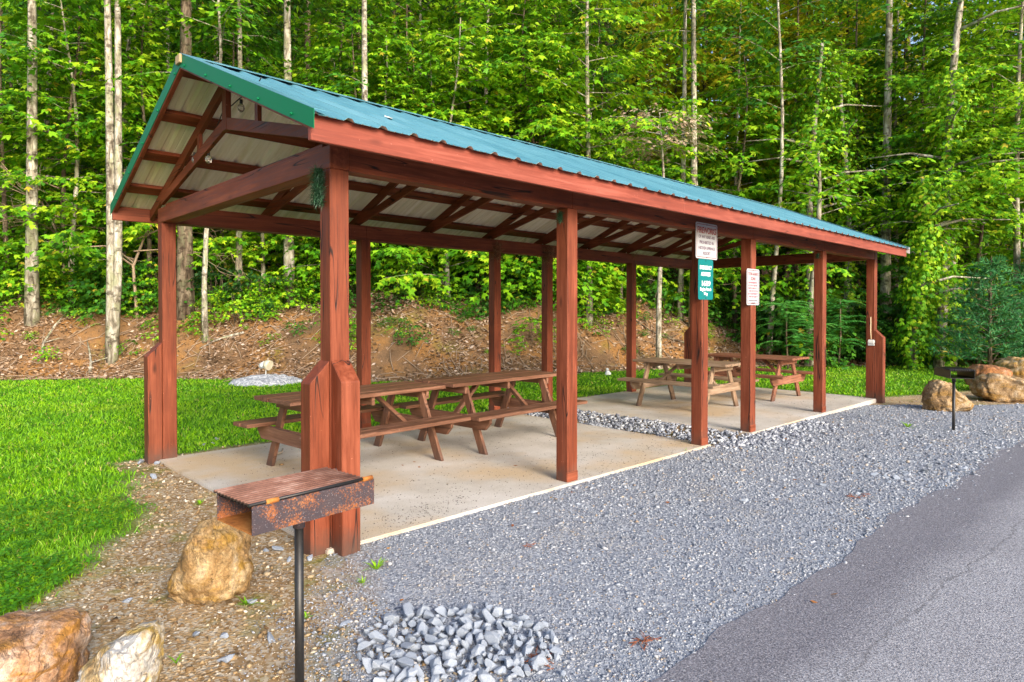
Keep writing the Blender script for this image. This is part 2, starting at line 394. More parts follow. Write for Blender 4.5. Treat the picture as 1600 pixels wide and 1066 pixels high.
# ------------------------------------------------------------------ terrain
def sm(t): t = np.clip(t, 0, 1); return t*t*(3-2*t)
def Df(a):                                   # distance at which the bank starts
    a = np.asarray(a, float)
    return 15.2+4.2*sm((a+3)/12)+.35*np.sin(a*.55)
def hb(a): return 1.75-.55*sm((a-3)/5)-.75*sm((a-7)/5)
def hill(a, d):
    a = np.asarray(a, float); d = np.asarray(d, float); t = d-Df(a)
    z = hb(a)*sm(t/2.8)
    k = 1-.58*sm((a-3)/16)
    z = z+k*(.20*np.clip(t-2.4, 0, 9)+.66*np.clip(t-11, 0, 60))+.0*t
    z = z+np.clip(t, 0, 3)/3*(.16*np.sin(a*1.3+d*.7)+.1*np.sin(a*2.9-d*1.7))*sm(t/2)
    return z
def gz(x, y):                                # ground height in world coordinates
    a, d = AD_of(x, y)
    near = -.03-.05*sm((np.asarray(x)-6)/5)*sm((1.5-np.asarray(y))/2)
    return near+hill(a, d)
def wob(x, y, s=1.0):
    x = np.asarray(x, float)*s; y = np.asarray(y, float)*s
    return (np.sin(x*3.1+1.7*np.sin(y*2.3))+np.sin(y*4.3+1.3*np.sin(x*1.9+2))+.6*np.sin(x*9.1+y*7.3)+.5*np.sin(x*15.7-y*13.1+1))/3.1
LE = np.array([(-3.2, -.9), (-2.3, -.15), (-1.69, .36), (-1.18, .77), (-.72, 1.69), (-.5, 2.7), (-.40, 3.35)])
def lawn(x, y):
    """1 where grass grows"""
    x = np.asarray(x, float); y = np.asarray(y, float); a, d = AD_of(x, y)
    w = .16*wob(x, y)
    left = np.where(y < 3.35, np.interp(y, LE[:, 1], LE[:, 0])-x, 9)
    left = np.where((y < 3.35) & (x > 5), -9, left)
    behind = y-3.86
    left = np.where((y >= 3.35) & (x > -.45), behind, left)
    right = np.minimum(y-(.25-.32*(x-11)), x-11.15)
    m = np.maximum(left, np.where(x > 10.9, np.maximum(right, np.minimum(behind, 9)), -9))
    m = np.minimum(m+w, Df(a)-d+.5*w)
    return sm(m/.35+.5)
ga = np.concatenate([np.array([-600, -300, -160, -110, -80]), np.arange(-60, -16, 1.2), np.arange(-16, 16, .17), np.arange(16, 62, 1.2), np.array([80, 110, 160, 300, 600])])
gd = np.concatenate([np.array([-300, -120, -50, -20, -8, -3, -1]), np.arange(0, 22, .17), np.arange(22, 90, 1.0), np.array([100, 130, 180, 300, 600])])
GA, GD = np.meshgrid(ga, gd)
GX = CAM[0]+FW[0]*GD+RT[0]*GA; GY = CAM[1]+FW[1]*GD+RT[1]*GA
GZ = gz(GX, GY)
T_ = GD-Df(GA)
lw = lawn(GX, GY)*(GD > -2)
bk = sm(T_/.35+.3)*sm((6-T_)/3); wd = sm((T_-2.3)/1.6+.25*wob(GX, GY))
zone = np.stack([lw, bk*(1-lw), wd, np.ones_like(lw)], -1).reshape(-1, 4)
nA, nD = len(ga), len(gd)
I = np.arange(nA*nD).reshape(nD, nA)
Q = np.stack([I[:-1, :-1], I[:-1, 1:], I[1:, 1:], I[1:, :-1]], -1).reshape(-1, 4)
gV = np.stack([GX, GY, GZ], -1).reshape(-1, 3)
link('ground', np_mesh('ground', gV, Q, GROUND, True, zone), kind='structure', label='soil, lawn and wooded hillside rising behind the pavilion')

def strip_sheet(name, f0, f1, xs, z, mat, sub=6, **kw):
    V = []; n = len(xs)
    for x in xs:
        y0, y1 = f0(x), f1(x)
        for k in range(sub+1):
            y = y0+(y1-y0)*k/sub; V.append((x, y, z(x, y)))
    F_ = [[i*(sub+1)+k, (i+1)*(sub+1)+k, (i+1)*(sub+1)+k+1, i*(sub+1)+k+1] for i in range(n-1) for k in range(sub)]
    return link(name, np_mesh(name, np.array(V), np.array(F_), mat, True), **kw)
def road_edge(x): return -2.36-.028*max(0, x-3)+.035*math.sin(x*2.1)+.02*math.sin(x*7.3+1)+.012*math.sin(x*17)
strip_sheet('road', lambda x: -60, road_edge, list(np.arange(-40, -2, 2))+list(np.arange(-2, 14, .12))+list(np.arange(14, 80, 2)),
            lambda x, y: float(gz(x, y))*0-.03-.05*sm((x-6)/5)*1.0+.014, ASPH, 4, kind='structure', label='worn grey asphalt drive')
def grav_left(y): return -1.05+.9*sm((y+1.5)/1.3)+.10*math.sin(y*5)+.06*math.sin(y*13)
GP = [(-.62, -.6), (-.16, -.16), (-.03, -.035), (10.75, -.035), (10.62, -.25), (10.2, -.6), (9.75, -1.2), (9.3, -2.0), (9.1, -2.6)]
def grav_top(x): return float(np.interp(x, [-1.45, -.95, -.5, -.05, 0, 10.75], [-1.8, -.85, -.35, -.06, -.031, -.031])) if x < 10.4 else float(np.interp(x, [10.4, 11.2], [-.3, -1.0]))
def grav_edge(x):
    if x > 8.6: return float(np.interp(x, [8.6, 10.2, 10.75, 11.6, 13.5], [-.031, -.031, -.45, -1.3, -2.75]))
    return grav_top(x)
strip_sheet('gravel', lambda x: road_edge(x)-.12, lambda x: max(grav_edge(x), road_edge(x)-.11), list(np.arange(-1.45, 13.4, .1)), lambda x, y: float(gz(x, y))+.002+.006*float(sm((.84*(x+.85)-.543*(y+.95))/.5)), GBED, 8, kind='structure', label='strip of blue grey gravel beside the slabs')

# ------------------------------------------------------------------ scattered small stuff
def rotmats(n):
    q = rng.normal(size=(n, 4)); q /= np.linalg.norm(q, axis=1, keepdims=True); w, x, y, z = q.T
    return np.stack([np.stack([1-2*(y*y+z*z), 2*(x*y-z*w), 2*(x*z+y*w)], -1), np.stack([2*(x*y+z*w), 1-2*(x*x+z*z), 2*(y*z-x*w)], -1),
                     np.stack([2*(x*z-y*w), 2*(y*z+x*w), 1-2*(x*x+y*y)], -1)], -2)
OCT = np.array([(1, 0, 0), (-1, 0, 0), (0, 1, 0), (0, -1, 0), (0, 0, 1), (0, 0, -1)], float)
OCTF = np.array([(0, 2, 4), (2, 1, 4), (1, 3, 4), (3, 0, 4), (2, 0, 5), (1, 2, 5), (3, 1, 5), (0, 3, 5)])
def scatter_stones(name, P, size, mat, flat=.6, **kw):
    n = len(P); base = OCT[None]*rng.uniform(.55, 1.15, (n, 6, 1))+rng.normal(0, .18, (n, 6, 3))
    base *= (size[:, None, None]*np.stack([rng.uniform(.8, 1.4, n), rng.uniform(.6, 1, n), rng.uniform(.45, .9, n)], -1)[:, None])
    V = np.einsum('nij,nkj->nki', rotmats(n), base); V[:, :, 2] *= flat; V += P[:, None]
    T = (OCTF[None]+6*np.arange(n)[:, None, None]).reshape(-1, 3)
    return link(name, np_mesh(name, V.reshape(-1, 3), T, mat), kind='stuff', **kw)
def cam_sample(n, d0, d1, half=.94):
    n = int(n*1.08)
    d = np.exp(rng.uniform(math.log(d0), math.log(d1), n)); a = rng.uniform(-half, half, n)*d
    p = CAM[None, :2]+FW[None]*d[:, None]+RT[None]*a[:, None]
    return p[:, 0], p[:, 1], d
x, y, d = cam_sample(310000, 2.0, 14)
ge = np.array([grav_edge(v) for v in x]); re = np.array([road_edge(v) for v in x])
mk = (y < ge+.05*wob(x, y, 2)) & (y > re-.02+.07*wob(x, y, 2)-.32*rng.random(len(x))**5) & (x > -1.5) & (x < 13)
mk &= rng.random(len(x)) < np.clip((.84*(x+.85)-.543*(y+.95)+.15*wob(x, y, 1.5))/.45, .05, 1)
x, y, d = x[mk], y[mk], d[mk]
sz = np.clip(rng.lognormal(0, .4, len(x))*.0064*np.clip(d/4.2, .85, 1.8), .004, .035)
scatter_stones('gravel_stones', np.stack([x, y, gz(x, y)+.008+sz*.2], -1), sz, GRAV, label='loose blue grey gravel chips over the strip', cat='gravel')
# coarse stones in the gap between the slabs, spilling out in front
n = 2600; x = rng.uniform(4.86, 6.0, n); y = rng.uniform(-.35, 3.75, n)
mk = ((x > 4.9) & (x < 5.84) & (y > -.1)) | ((y < -.03) & (rng.random(n) < .5))
x, y = x[mk], y[mk]; x2 = rng.uniform(5.2, 7.6, 420); y2 = -.04-np.abs(rng.normal(0, .3, 420)); x = np.r_[x, x2]; y = np.r_[y, y2]
sz = rng.uniform(.022, .045, len(x)); zz = np.where((x > 4.9) & (x < 5.84) & (y > -.06), -.035+rng.uniform(0, .045, len(x)), gz(x, y)+.015)
scatter_stones('gravel_gap', np.stack([x, y, zz], -1), sz, grit('coarse_gravel_stone', [(0, (.12, .13, .17)), (.5, (.27, .29, .34)), (1, (.52, .54, .58))]), .8, label='coarse grey stones filling the gap between the two slabs', cat='gravel')
# pebbles in the dirt
x, y, d = cam_sample(44000, 2.0, 9)
mk = (x < .15) & (lawn(x, y) < .4) & ((y > grav_top(0)) | (x < -.2)) & ~((x > -.06) & (y > -.05) & (y < 3.6)) & (y < 4.2)
x2, y2, d2 = cam_sample(9000, 6, 16); m2 = ((x2 > 10.8) | ((y2 > 3.6) & (y2 < 4.0))) & (lawn(x2, y2) < .5) & (y2 < 4.2) & (y2 > -4)
x, y, d = np.r_[x[mk], x2[m2]], np.r_[y[mk], y2[m2]], np.r_[d[mk], d2[m2]]
sz = np.clip(rng.lognormal(0, .5, len(x))*.0075*np.clip(d/3.5, .9, 2), .004, .03)
on = np.array([-1.45 < u < 10 and v_ < max(grav_edge(u), road_edge(u)-.11) for u, v_ in zip(x, y)])
scatter_stones('dirt_pebbles', np.stack([x, y, gz(x, y)+sz*.15+.0085*on], -1), sz, CHIP, .6, label='small tan pebbles over the bare dirt', cat='pebbles')
# dark grit on the slabs
n = 4000; x = np.r_[rng.uniform(0, 4.85, 2800), rng.uniform(5.9, 10.7, 1200)]; y = 3.6*rng.random(n)**1.5
mk = wob(x, y, .8) > -.45+.9*(rng.random(n)-.5); x, y = x[mk], y[mk]
c = np.array([(.95, .22), (1.25, .3), (.75, .16), (3.2, .6), (4.2, .35)]); k = rng.integers(0, 5, 420)
x = np.r_[x, c[k, 0]+rng.normal(0, .17, 420)]; y = np.r_[y, np.clip(c[k, 1]+rng.normal(0, .09, 420), .02, 3)]
scatter_stones('slab_grit', np.stack([x, y, np.full(len(x), .003)], -1), rng.uniform(.003, .0085, len(x)), SPECK, .5, label='dark grit and crumbs strewn over the concrete', cat='grit')

# ------------------------------------------------------------------ grass
def blades(name, x, y, d, hmin, hmax, wid, mat, **kw):
    n = len(x); az = rng.uniform(0, 2*math.pi, n); h = rng.uniform(hmin, hmax, n); w = wid*np.clip(d/4, .8, 3.2)*rng.uniform(.7, 1.3, n)
    s = np.stack([np.cos(az), np.sin(az), np.zeros(n)], -1)*w[:, None]/2
    ln = rng.normal(0, .55, (n, 2))*h[:, None]
    B = np.stack([x, y, gz(x, y)-.004], -1); top = B+np.stack([ln[:, 0], ln[:, 1], h], -1); mid = B+np.stack([ln[:, 0]*.3, ln[:, 1]*.3, h*.6], -1)
    V = np.stack([B-s, B+s, mid+s*.8, mid-s*.8, top], 1).reshape(-1, 3); o = 5*np.arange(n)[:, None]
    T = np.concatenate([o+np.array([[0, 1, 2]]), o+np.array([[0, 2, 3]]), o+np.array([[3, 2, 4]])])
    return link(name, np_mesh(name, V, T, mat), kind='stuff', **kw)
x, y, d = cam_sample(330000, 2.0, 24)
mk = rng.random(len(x)) < lawn(x, y)**2
x, y, d = x[mk], y[mk], d[mk]
blades('grass', x, y, d, .022, .056, .0065, GRASS, label='short bright green lawn grass around the pavilion', cat='grass')
x, y, d = cam_sample(60000, 2.0, 16); mk = (rng.random(len(x)) < lawn(x, y)**2) & (wob(x, y, 1.6) > .22); x, y, d = x[mk], y[mk], d[mk]
blades('grass_tufts', x, y, d, .04, .085, .0075, GRASS, label='taller darker tufts standing in the lawn', cat='grass')
x, y, d = cam_sample(42000, 2.2, 8); L_ = lawn(x, y); mk = (L_ > .25) & (x < 1) & (wob(x, y, .9) > -.5+(d-3)*.25); x, y = x[mk], y[mk]; n = len(x)
V = []; az0 = rng.uniform(0, 6.28, n); r0 = rng.uniform(.009, .016, n); zc = gz(x, y)+rng.uniform(.035, .07, n); tl = rng.normal(0, .3, (n, 2))
for k in range(3):
    az = az0+k*2.094; e = np.stack([np.cos(az), np.sin(az), np.cos(az)*tl[:, 0]+np.sin(az)*tl[:, 1]], -1); s = np.stack([-np.sin(az), np.cos(az), 0*az], -1)
    B = np.stack([x, y, zc], -1); q = r0[:, None]
    V.append(np.stack([B, B+e*q*1.1+s*q*.75, B+e*q*1.9, B+e*q*1.1-s*q*.75], 1))
V = np.stack(V, 1).reshape(-1, 3)
link('clover', np_mesh('clover', V, np.arange(len(V)).reshape(-1, 4), leaf('clover_leaf', [(.2, (.03, .14, .005)), (.5, (.085, .29, .012)), (.85, (.17, .42, .02))], .3)), kind='stuff', label='low clover mixed into the near edge of the lawn', cat='clover')

# ------------------------------------------------------------------ the pavilion
PAV = thing('picnic_pavilion', 'long open picnic pavilion with red brown timber posts and blue green metal roof', 'pavilion')
S, H, WID, XL = .14, 2.5, 3.59, 10.71
fx = [0, 2.36, 4.721, 5.938, 8.323, XL]; rx = [0, 2.388, 4.741, 5.949, 8.362, XL]
RY = WID/2+S/2
def zr(y): return 3.655-.42*abs(y-RY)
def post(x, y, corner):
    o = MB().box(x, x+S, y, y+S, -.12, H).build('post', W[2], PAV, .005)
    if corner:
        sx = -1 if x < 1 else 1; sy = -1 if y < 1 else 1
        xa = x-.002-S+.002*0 if sx < 0 else x+S+.002
        zb = -.12; x0, x1 = (x-.003, x-.003-S) if sx < 0 else (x+S+.003, x+S+.003+S)
        MB().prism([(x0, y+.002, zb), (x1, y+.002, zb), (x1, y+.002, 1.09), (x0, y+.002, 1.235)], (0, S-.004, 0)).build('brace_post', W[2], o, .006)
        y0, y1 = (y-.003, y-.003-S) if sy < 0 else (y+S+.003, y+S+.003+S)
        MB().prism([(x+.002, y0, zb), (x+.002, y1, zb), (x+.002, y1, 1.10), (x+.002, y0, 1.24)], (S-.004, 0, 0)).build('brace_post', W[2], o, .006)
    else:
        MB().box(x-.003, x+S+.003, y-.003, y+.02, .0, .09).build('base_plate', W[0], o, .002)
for i, x in enumerate(fx): post(x, 0, i in (0, 5))
for i, x in enumerate(rx): post(x, WID, i in (0, 5))
def split_beam(name, cuts, y0, y1, z0, z1, mat):
    for a, b in zip(cuts, cuts[1:]):
        MB().box(a+.0015, b-.0015, y0, y1, z0, z1).build(name, mat, PAV, .004)
split_beam('beam', [S, 2.43, 6.0, 8.39, XL], .004, S-.004, H, H+.19, W[0])
split_beam('beam', [S, 2.46, 6.02, 8.43, XL], WID+.004, WID+S-.004, H, H+.19, W[0])
for x in (0, XL):
    MB().box(x, x+S, 0, WID+S, H, H+.155).build('tie_beam', W[1], PAV, .005)
    MB().box(x+.03, x+S-.03, .16, WID-.02, H+.155, H+.193).build('tie_cap', W[1], PAV, .003)
TX = [.012]+[1.185*k+.0 for k in range(1, 9)]+[XL+.06]
for tx in TX:
    g = MB(); t0, t1 = tx, tx+.038
    for sgn in (-1, 1):
        ya = RY+sgn*(RY+.0); zc = -.02-.038-.05
        e = RY+sgn*(RY+.33)
        g.prism([(t0, RY, zr(RY)-.064), (t0, e, zr(e)-.064), (t0, e, zr(e)-.165), (t0, RY, zr(RY)-.175)], (.038, 0, 0))
    tr = g.build('truss', W[1], PAV, .002)
    yh = .06
    for sgn in (-1, 1):
        ye = RY+sgn*(RY-yh); c = RY+sgn*.002
        MB().prism([(t0+.001, c, 3.235), (t0+.001, ye, 2.775), (t0+.001, ye, 2.692), (t0+.001, c, 3.13)], (.036, 0, 0)).build('lower_chord', W[1], tr, .002)
        yw = RY+sgn*.66
        MB().box(t0+.002, t1-.002, yw-.03, yw+.03, 3.06, zr(yw)-.16).build('web', W[2], tr, .002)
    MB().box(t0-.004, t1+.004, RY-.045, RY+.045, 3.12, zr(RY)-.10).build('king_post', W[2], tr, .002)
X0, X1 = -.343, 11.11
def purlin(y, w=.14):
    sg = 1 if y > RY else -1; c = math.cos(math.atan(.42)); s_ = math.sin(math.atan(.42))
    z = zr(y)-.004
    d0 = Vector((0, -sg*w/2*c, w/2*s_)); nrm = Vector((0, sg*s_, c))
    p = Vector((X0+.03, y, z)); q = [p-d0, p+d0, p+d0-nrm*.04, p-d0-nrm*.04]
    MB().prism(q, (X1-X0-.06, 0, 0)).build('purlin', W[0], PAV, .002)
for dy in (.10, .69, 1.29, 1.87): purlin(RY-dy); purlin(RY+dy)
YF, YB = -.405, 2*RY+.405
split_beam('fascia', [X0+.004, 3.66, 7.31, X1-.03], YF, YF+.038, 2.545, zr(YF)-.006, FA)
split_beam('fascia', [X0+.004, 3.66, 7.31, X1-.03], YB-.038, YB, 2.545, zr(YB)-.006, W[0])
# ribbed panels
def profile(x0, x1):
    xs = [x0]; P = []
    k0 = math.ceil((x0+.116-.05)/.2335)
    x = x0; P.append((x0, 0))
    k = k0
    while -.116+.2335*k < x1-.03:
        c = -.116+.2335*k
        for dx, h in ((-.036, 0), (-.014, .019), (.014, .019), (.036, 0), (.082, 0), (.09, .004), (.098, 0), (.136, 0), (.144, .004), (.152, 0)):
            if x0 < c+dx < x1: P.append((c+dx, h))
        k += 1
    P.append((x1, 0)); return P
def panel(sg, name='roof_panel'):
    P = profile(X0+.006, X1); ye = YF-.045 if sg < 0 else YB+.045
    me = MB(); bm = me.bm; rows = []
    ny = Vector((0, sg*.387, .922)); ts = np.linspace(0, 1, 7)
    for t in ts:
        y = RY+sg*.012+(ye-RY-sg*.012)*t
        rows.append(([bm.verts.new(Vector((px_, y, zr(y)))+ny*(h+.001)) for px_, h in P],
                     [bm.verts.new(Vector((px_, y, zr(y)))+ny*(h-.0012)) for px_, h in P]))
    for (a, a2), (b, b2) in zip(rows, rows[1:]):
        for i in range(len(P)-1):
            me.mi = 0; me._f([a[i], a[i+1], b[i+1], b[i]] if sg < 0 else [a[i], b[i], b[i+1], a[i+1]])
            me.mi = 1; me._f([a2[i], b2[i], b2[i+1], a2[i+1]] if sg < 0 else [a2[i], a2[i+1], b2[i+1], b2[i]])
    m_ = bpy.data.meshes.new(name); bm.to_mesh(m_); bm.free(); m_.materials.append(ROOF); m_.materials.append(CREAM)
    link(name, m_, PAV)
panel(-1); panel(1)
n1 = Vector((0, -.387, .922)); n2 = Vector((0, .387, .922))
cap = MB(); yb = .155
pts = [Vector((X0-.004, RY-yb, zr(RY-yb)))+n1*.0305, Vector((X0-.004, RY-.012, zr(RY-.012)))+n1*.032, Vector((X0-.004, RY+.012, zr(RY+.012)))+n2*.032, Vector((X0-.004, RY+yb, zr(RY+yb)))+n2*.0305]
cap.prism(pts+[p-Vector((0, 0, .0025)) for p in pts[::-1]], (X1-X0+.01, 0, 0)).build('ridge_cap', ROOF, PAV)
for xe, sx in ((X0, -1), (X1, 1)):
    for sg in (-1, 1):
        ye = YF-.045 if sg < 0 else YB+.045; yr = RY+sg*.001
        x0 = xe if sx < 0 else xe-.004
        up = .030
        MB().prism([(x0, yr, zr(RY)+up), (x0, ye, zr(ye)+up), (x0, ye, zr(ye)-.083), (x0, yr, zr(RY)-.083)], (.004, 0, 0)).build('rake_trim', TRIM if sx < 0 else WHITE, PAV)
        xf = xe+.001 if sx < 0 else xe-.095
        MB().prism([(xf, yr, zr(RY)+up+.001), (xf, ye, zr(ye)+up+.001), (xf, ye, zr(ye)+up+.0035), (xf, yr, zr(RY)+up+.0035)], (.094, 0, 0)).build('rake_flange', ROOF, PAV)
        xb = xe+.006 if sx < 0 else xe-.044
        yy = YF+.04 if sg < 0 else YB-.04
        MB().prism([(xb, yr+sg*.001, zr(RY)-.045), (xb, yy, zr(yy)-.045), (xb, yy, zr(yy)-.098), (xb, yr+sg*.001, zr(RY)-.098)], (.038, 0, 0)).build('barge_board', W[1], PAV, .002)
        if sx < 0:
            sc_ = MB()
            for k in range(5):
                yy = RY+sg*(.12+.48*k); sc_.ball((xe-.004, yy, zr(yy)-.055), .011, 1)
            sc_.build('screw', TRIM, PAV)
MB().box(X0-.02, X0+.09, RY-.05, RY+.05, zr(RY)-.06, zr(RY)+.012).build('ridge_closure', paint('tan_foam', (.42, .30, .16), .9), PAV, .004)
# ------------------------------------------------------------------ slabs
MB().box(-.04, 4.885, -.035, 3.66, -.16, 0).build('concrete_slab', CONC, None, .008, 2, label='near concrete slab, sandy and stained, under the two brown tables', cat='slab', group='concrete slabs')
MB().box(5.85, 10.86, -.035, 3.76, -.20, 0).build('concrete_slab', CONC, None, .008, 2, label='far concrete slab beyond the stone filled gap, under the weathered tables', cat='slab', group='concrete slabs')

# ------------------------------------------------------------------ signs
def text(parent, s, x, z, size, mat, y, stretch=1.0, bold=0):
    cu = bpy.data.curves.new('lettering', 'FONT'); cu.body = s; cu.size = size; cu.align_x = 'CENTER'; cu.align_y = 'CENTER'; cu.offset = bold; cu.extrude = .0006
    o = bpy.data.objects.new('tmp', cu); COL.objects.link(o); bpy.context.view_layer.update()
    me = bpy.data.meshes.new_from_object(o.evaluated_get(bpy.context.evaluated_depsgraph_get())); bpy.data.objects.remove(o)
    me.materials.clear(); me.materials.append(mat)
    w = max((v.co.x for v in me.vertices), default=1)-min((v.co.x for v in me.vertices), default=0)
    k = stretch/w if stretch > .01 else 1
    for v in me.vertices: v.co = Vector((v.co.x*k+x, y-v.co.z, v.co.y+z))
    return link('lettering', me, parent)
def rrect(w, h, r, n=4):
    P = []
    for cx, cz, a0 in ((w/2-r, h/2-r, 0), (-w/2+r, h/2-r, 90), (-w/2+r, -h/2+r, 180), (w/2-r, -h/2+r, 270)):
        for k in range(n+1):
            t = R(a0+90*k/n); P.append((cx+r*math.cos(t), cz+r*math.sin(t)))
    return P
def plate(name, label, x0, x1, z0, z1, yb, mat, border=None):
    cx, cz, w, h = (x0+x1)/2, (z0+z1)/2, x1-x0, z1-z0
    o = thing(name, label, 'sign', (cx, yb, cz))
    MB().prism([(px_, 0, pz) for px_, pz in rrect(w, h, .025)], (0, -.004, 0)).build('panel', mat, o)
    if border:
        b = MB(); a1 = rrect(w-.03, h-.03, .02); a2 = rrect(w-.042, h-.042, .016)
        va = [b.bm.verts.new((p[0], -.0052, p[1])) for p in a1]; vb = [b.bm.verts.new((p[0], -.0052, p[1])) for p in a2]
        for i in range(len(a1)): b._f([va[i], va[(i+1) % len(a1)], vb[(i+1) % len(a1)], vb[i]])
        b.build('border', border, o)
    for s in (-1, 1): MB().ball((0, -.005, s*(h/2-.018)), .008, 1, (1, .5, 1)).build('bolt', DARKRUB, o)
    return o
sg1 = plate('warning_sign', 'white sign with red FIREWORKS heading at the top of a post', 4.562, 5.048, 2.174, 2.588, -.006, SIGNW, SIGNR)
for s, z, sz, wd_, m_ in (('FIREWORKS', .118, .10, .42, SIGNR), ('OF ANY KIND ARE', .045, .05, .37, SIGNB), ('PROHIBITED IN', -.02, .05, .32, SIGNB), ('HIDDEN SPRINGS', -.085, .05, .37, SIGNB), ('RESORT', -.145, .05, .17, SIGNB)):
    text(sg1, s, 0, z, sz, m_, -.0046, wd_, .0025 if sz > .06 else .0008)
sg2 = plate('address_sign', 'teal emergency address sign with white lettering, number 1689', 4.623, 4.957, 1.70, 2.170, -.003, SIGNG)
for s, z, sz, wd_ in (('EMERGENCY', .135, .062, .27), ('ADDRESS', .06, .062, .21), ('1689', -.05, .085, .19), ('Eagles Reach', -.115, .05, .25), ('Way', -.168, .05, .09)):
    text(sg2, s, 0, z, sz, SIGNL, -.0046, wd_, .0012)
sg3 = plate('parking_sign', 'narrow white tow-away zone sign with faded red lettering', 5.808, 6.156, 1.645, 2.112, -.003, SIGNW, SIGNR)
text(sg3, 'TOW-AWAY', 0, .165, .06, SIGNR, -.0046, .27, .001); text(sg3, 'ZONE', 0, .105, .055, SIGNR, -.0046, .14, .001)
b = MB(); rr = random.Random(3)
for k in range(6):
    z = .055-.036*k; x = -.135+.02*rr.random()
    while x < .125-.02*rr.random():
        w_ = rr.choice((.008, .012, .015)); b.box(x, x+w_*.35, -.0052, -.0047, z-.011, z+.011); b.box(x+w_*.35, x+w_, -.0052, -.0047, z+rr.choice((-.011, -.002, .007)), z+.0105); x += w_+.006
b.build('lettering', SIGNP, sg3)
b = MB()
for z, hw in ((-.175, .12), (-.205, .05)):
    x = -hw
    while x < hw: b.box(x, x+.006, -.0052, -.0047, z-.007, z+.007); x += .011
b.build('lettering', SIGNB, sg3)

# ------------------------------------------------------------------ picnic tables (long axis = local X)
def table(label, Mts, loc, rz, L=1.85, hz=.75):
    o = thing('picnic_table', label, 'picnic table', loc, rz, 'picnic tables under the roof')
    Wt = .70
    bw = Wt/5
    for k in range(5):
        y0 = -Wt/2+bw*k
        MB().box(-L/2+.004*((k*7) % 3), L/2-.004*((k*5) % 3), y0+.003, y0+bw-.003, hz-.038, hz+.0015*((k*3) % 2)).build('top_plank', Mts[0], o, .004)
    for sy in (-1, 1):
        for k in range(2):
            yc = sy*(.555+.145*k-.0)
            MB().box(-L/2-.01*k, L/2+.008*(1-k), yc-.069, yc+.069, .415, .453).build('seat_plank', Mts[0], o, .004)
    for sx in (-1, 1):
        x = sx*(L/2-.25)
        for sy in (-1, 1):
            xx = x-.02*sx
            MB().prism([(xx-.019, sy*.225-.05, hz-.04), (xx-.019, sy*.225+.05, hz-.04), (xx-.019, sy*.545+.055, 0), (xx-.019, sy*.545-.055, 0)], (.038, 0, 0)).build('leg', Mts[2], o, .003)
        xx = x+.021*sx
        MB().prism([(xx-.019, -.70, .414), (xx-.019, .70, .414), (xx-.019, .70, .36), (xx-.019, .62, .275), (xx-.019, -.62, .275), (xx-.019, -.70, .36)], (.038, 0, 0)).build('seat_support', Mts[1], o, .003)
        MB().box(xx-.019, xx+.019, -.31, .31, hz-.128, hz-.04).build('top_cleat', Mts[1], o, .003)
        MB().bar((x-sx*.05, 0, .345), (x-sx*.46, 0, hz-.055), .07, .038).build('brace', Mts[0], o, .003)
    MB().box(-.019, .019, -.30, .30, hz-.128, hz-.04).build('top_cleat', Mts[1], o, .003)
    return o
table('brown picnic table nearest the rusty grill, end towards the lawn', TB, (1.385, 2.03, 0), R(3.6))
table('brown picnic table end to end with the first, beside the second post', TB, (3.235, 2.00, .0), R(2.4), 1.85, .772)
table('grey weathered picnic table set crosswise behind the sign posts', TG, (7.47, 1.84, 0), R(90.8), 1.72)
table('reddish brown picnic table set crosswise at the far slab end', [wood('table_mixed_%d' % i, i, (.11, .04, .022), (.24, .10, .058), (.38, .2, .13)) for i in range(3)], (9.58, 1.70, 0), R(89.5), 1.74)

# ------------------------------------------------------------------ park grills
def grill(label, rz, loc, seed, back=True):
    o = thing('park_grill', label, 'grill', loc, rz, 'park grills on poles')
    L, Wd, hh, z1 = .55, .285, .108, .865; z0 = z1-hh; t = .005
    b = MB()
    b.box(-L/2, L/2, -Wd/2, -Wd/2+t, z0, z1); b.box(-L/2, L/2, Wd/2-t, Wd/2, z0, z1)
    b.build('firebox', RUST, o, .0012)
    MB().box(-L/2+.002, L/2-.002, -Wd/2+t, Wd/2-t, z0+.001, z0+.006).build('firebox_floor', RUST2, o)
    if back: MB().box(L/2-.01, L/2-.005, -Wd/2+t, Wd/2-t, z0+.006, z1-.012).build('back_plate', RUST2, o)
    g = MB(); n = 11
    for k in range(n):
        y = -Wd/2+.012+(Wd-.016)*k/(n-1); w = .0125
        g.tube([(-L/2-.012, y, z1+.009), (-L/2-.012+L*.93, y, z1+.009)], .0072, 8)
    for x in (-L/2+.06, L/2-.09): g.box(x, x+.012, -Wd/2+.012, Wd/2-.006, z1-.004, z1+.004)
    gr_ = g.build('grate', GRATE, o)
    MB().box(-L/2+.004, L/2-.06, -Wd/2+.012, Wd/2-.008, z1-.010, z1-.006).build('gap_shade_plate', GAP_SHADE, gr_)  # dark sheet added under the rods to deepen the shade in the gaps
    MB().tube([(-L/2-.012, -Wd/2+.004, z1+.007), (L/2-.012, -Wd/2+.004, z1+.009)], .0065, 8).build('hinge_rod', BLACK, o)
    for x in (-L/2+.055, L/2-.06): MB().tube([(x, -Wd/2+.003, z1+.006), (x+.05, -Wd/2+.003, z1+.0065)], .0105, 8).build('hinge_clip', RUST2, o)
    MB().tube([(.0, 0, z0-.001), (0, 0, z0-.065)], .0245, 16).build('collar', RUST, o)
    MB().tube([(0, 0, z0-.06), (0, 0, -.2)], .0185, 16).build('pole', BLACK, o)
    return o
def at_px(px, d): p = PX(px, d); return (float(p[0]), float(p[1]))
gx, gy = at_px(466, 2.69)
f0 = -.395*2.4; f1 = -.2098*2.81
dirv = RT*(f1-f0)+FW*(2.81-2.4)
grill('rusty park grill with corrugated grate on a black pole, close to the camera', math.atan2(dirv[1], dirv[0]), (gx, gy, -.03), 1)
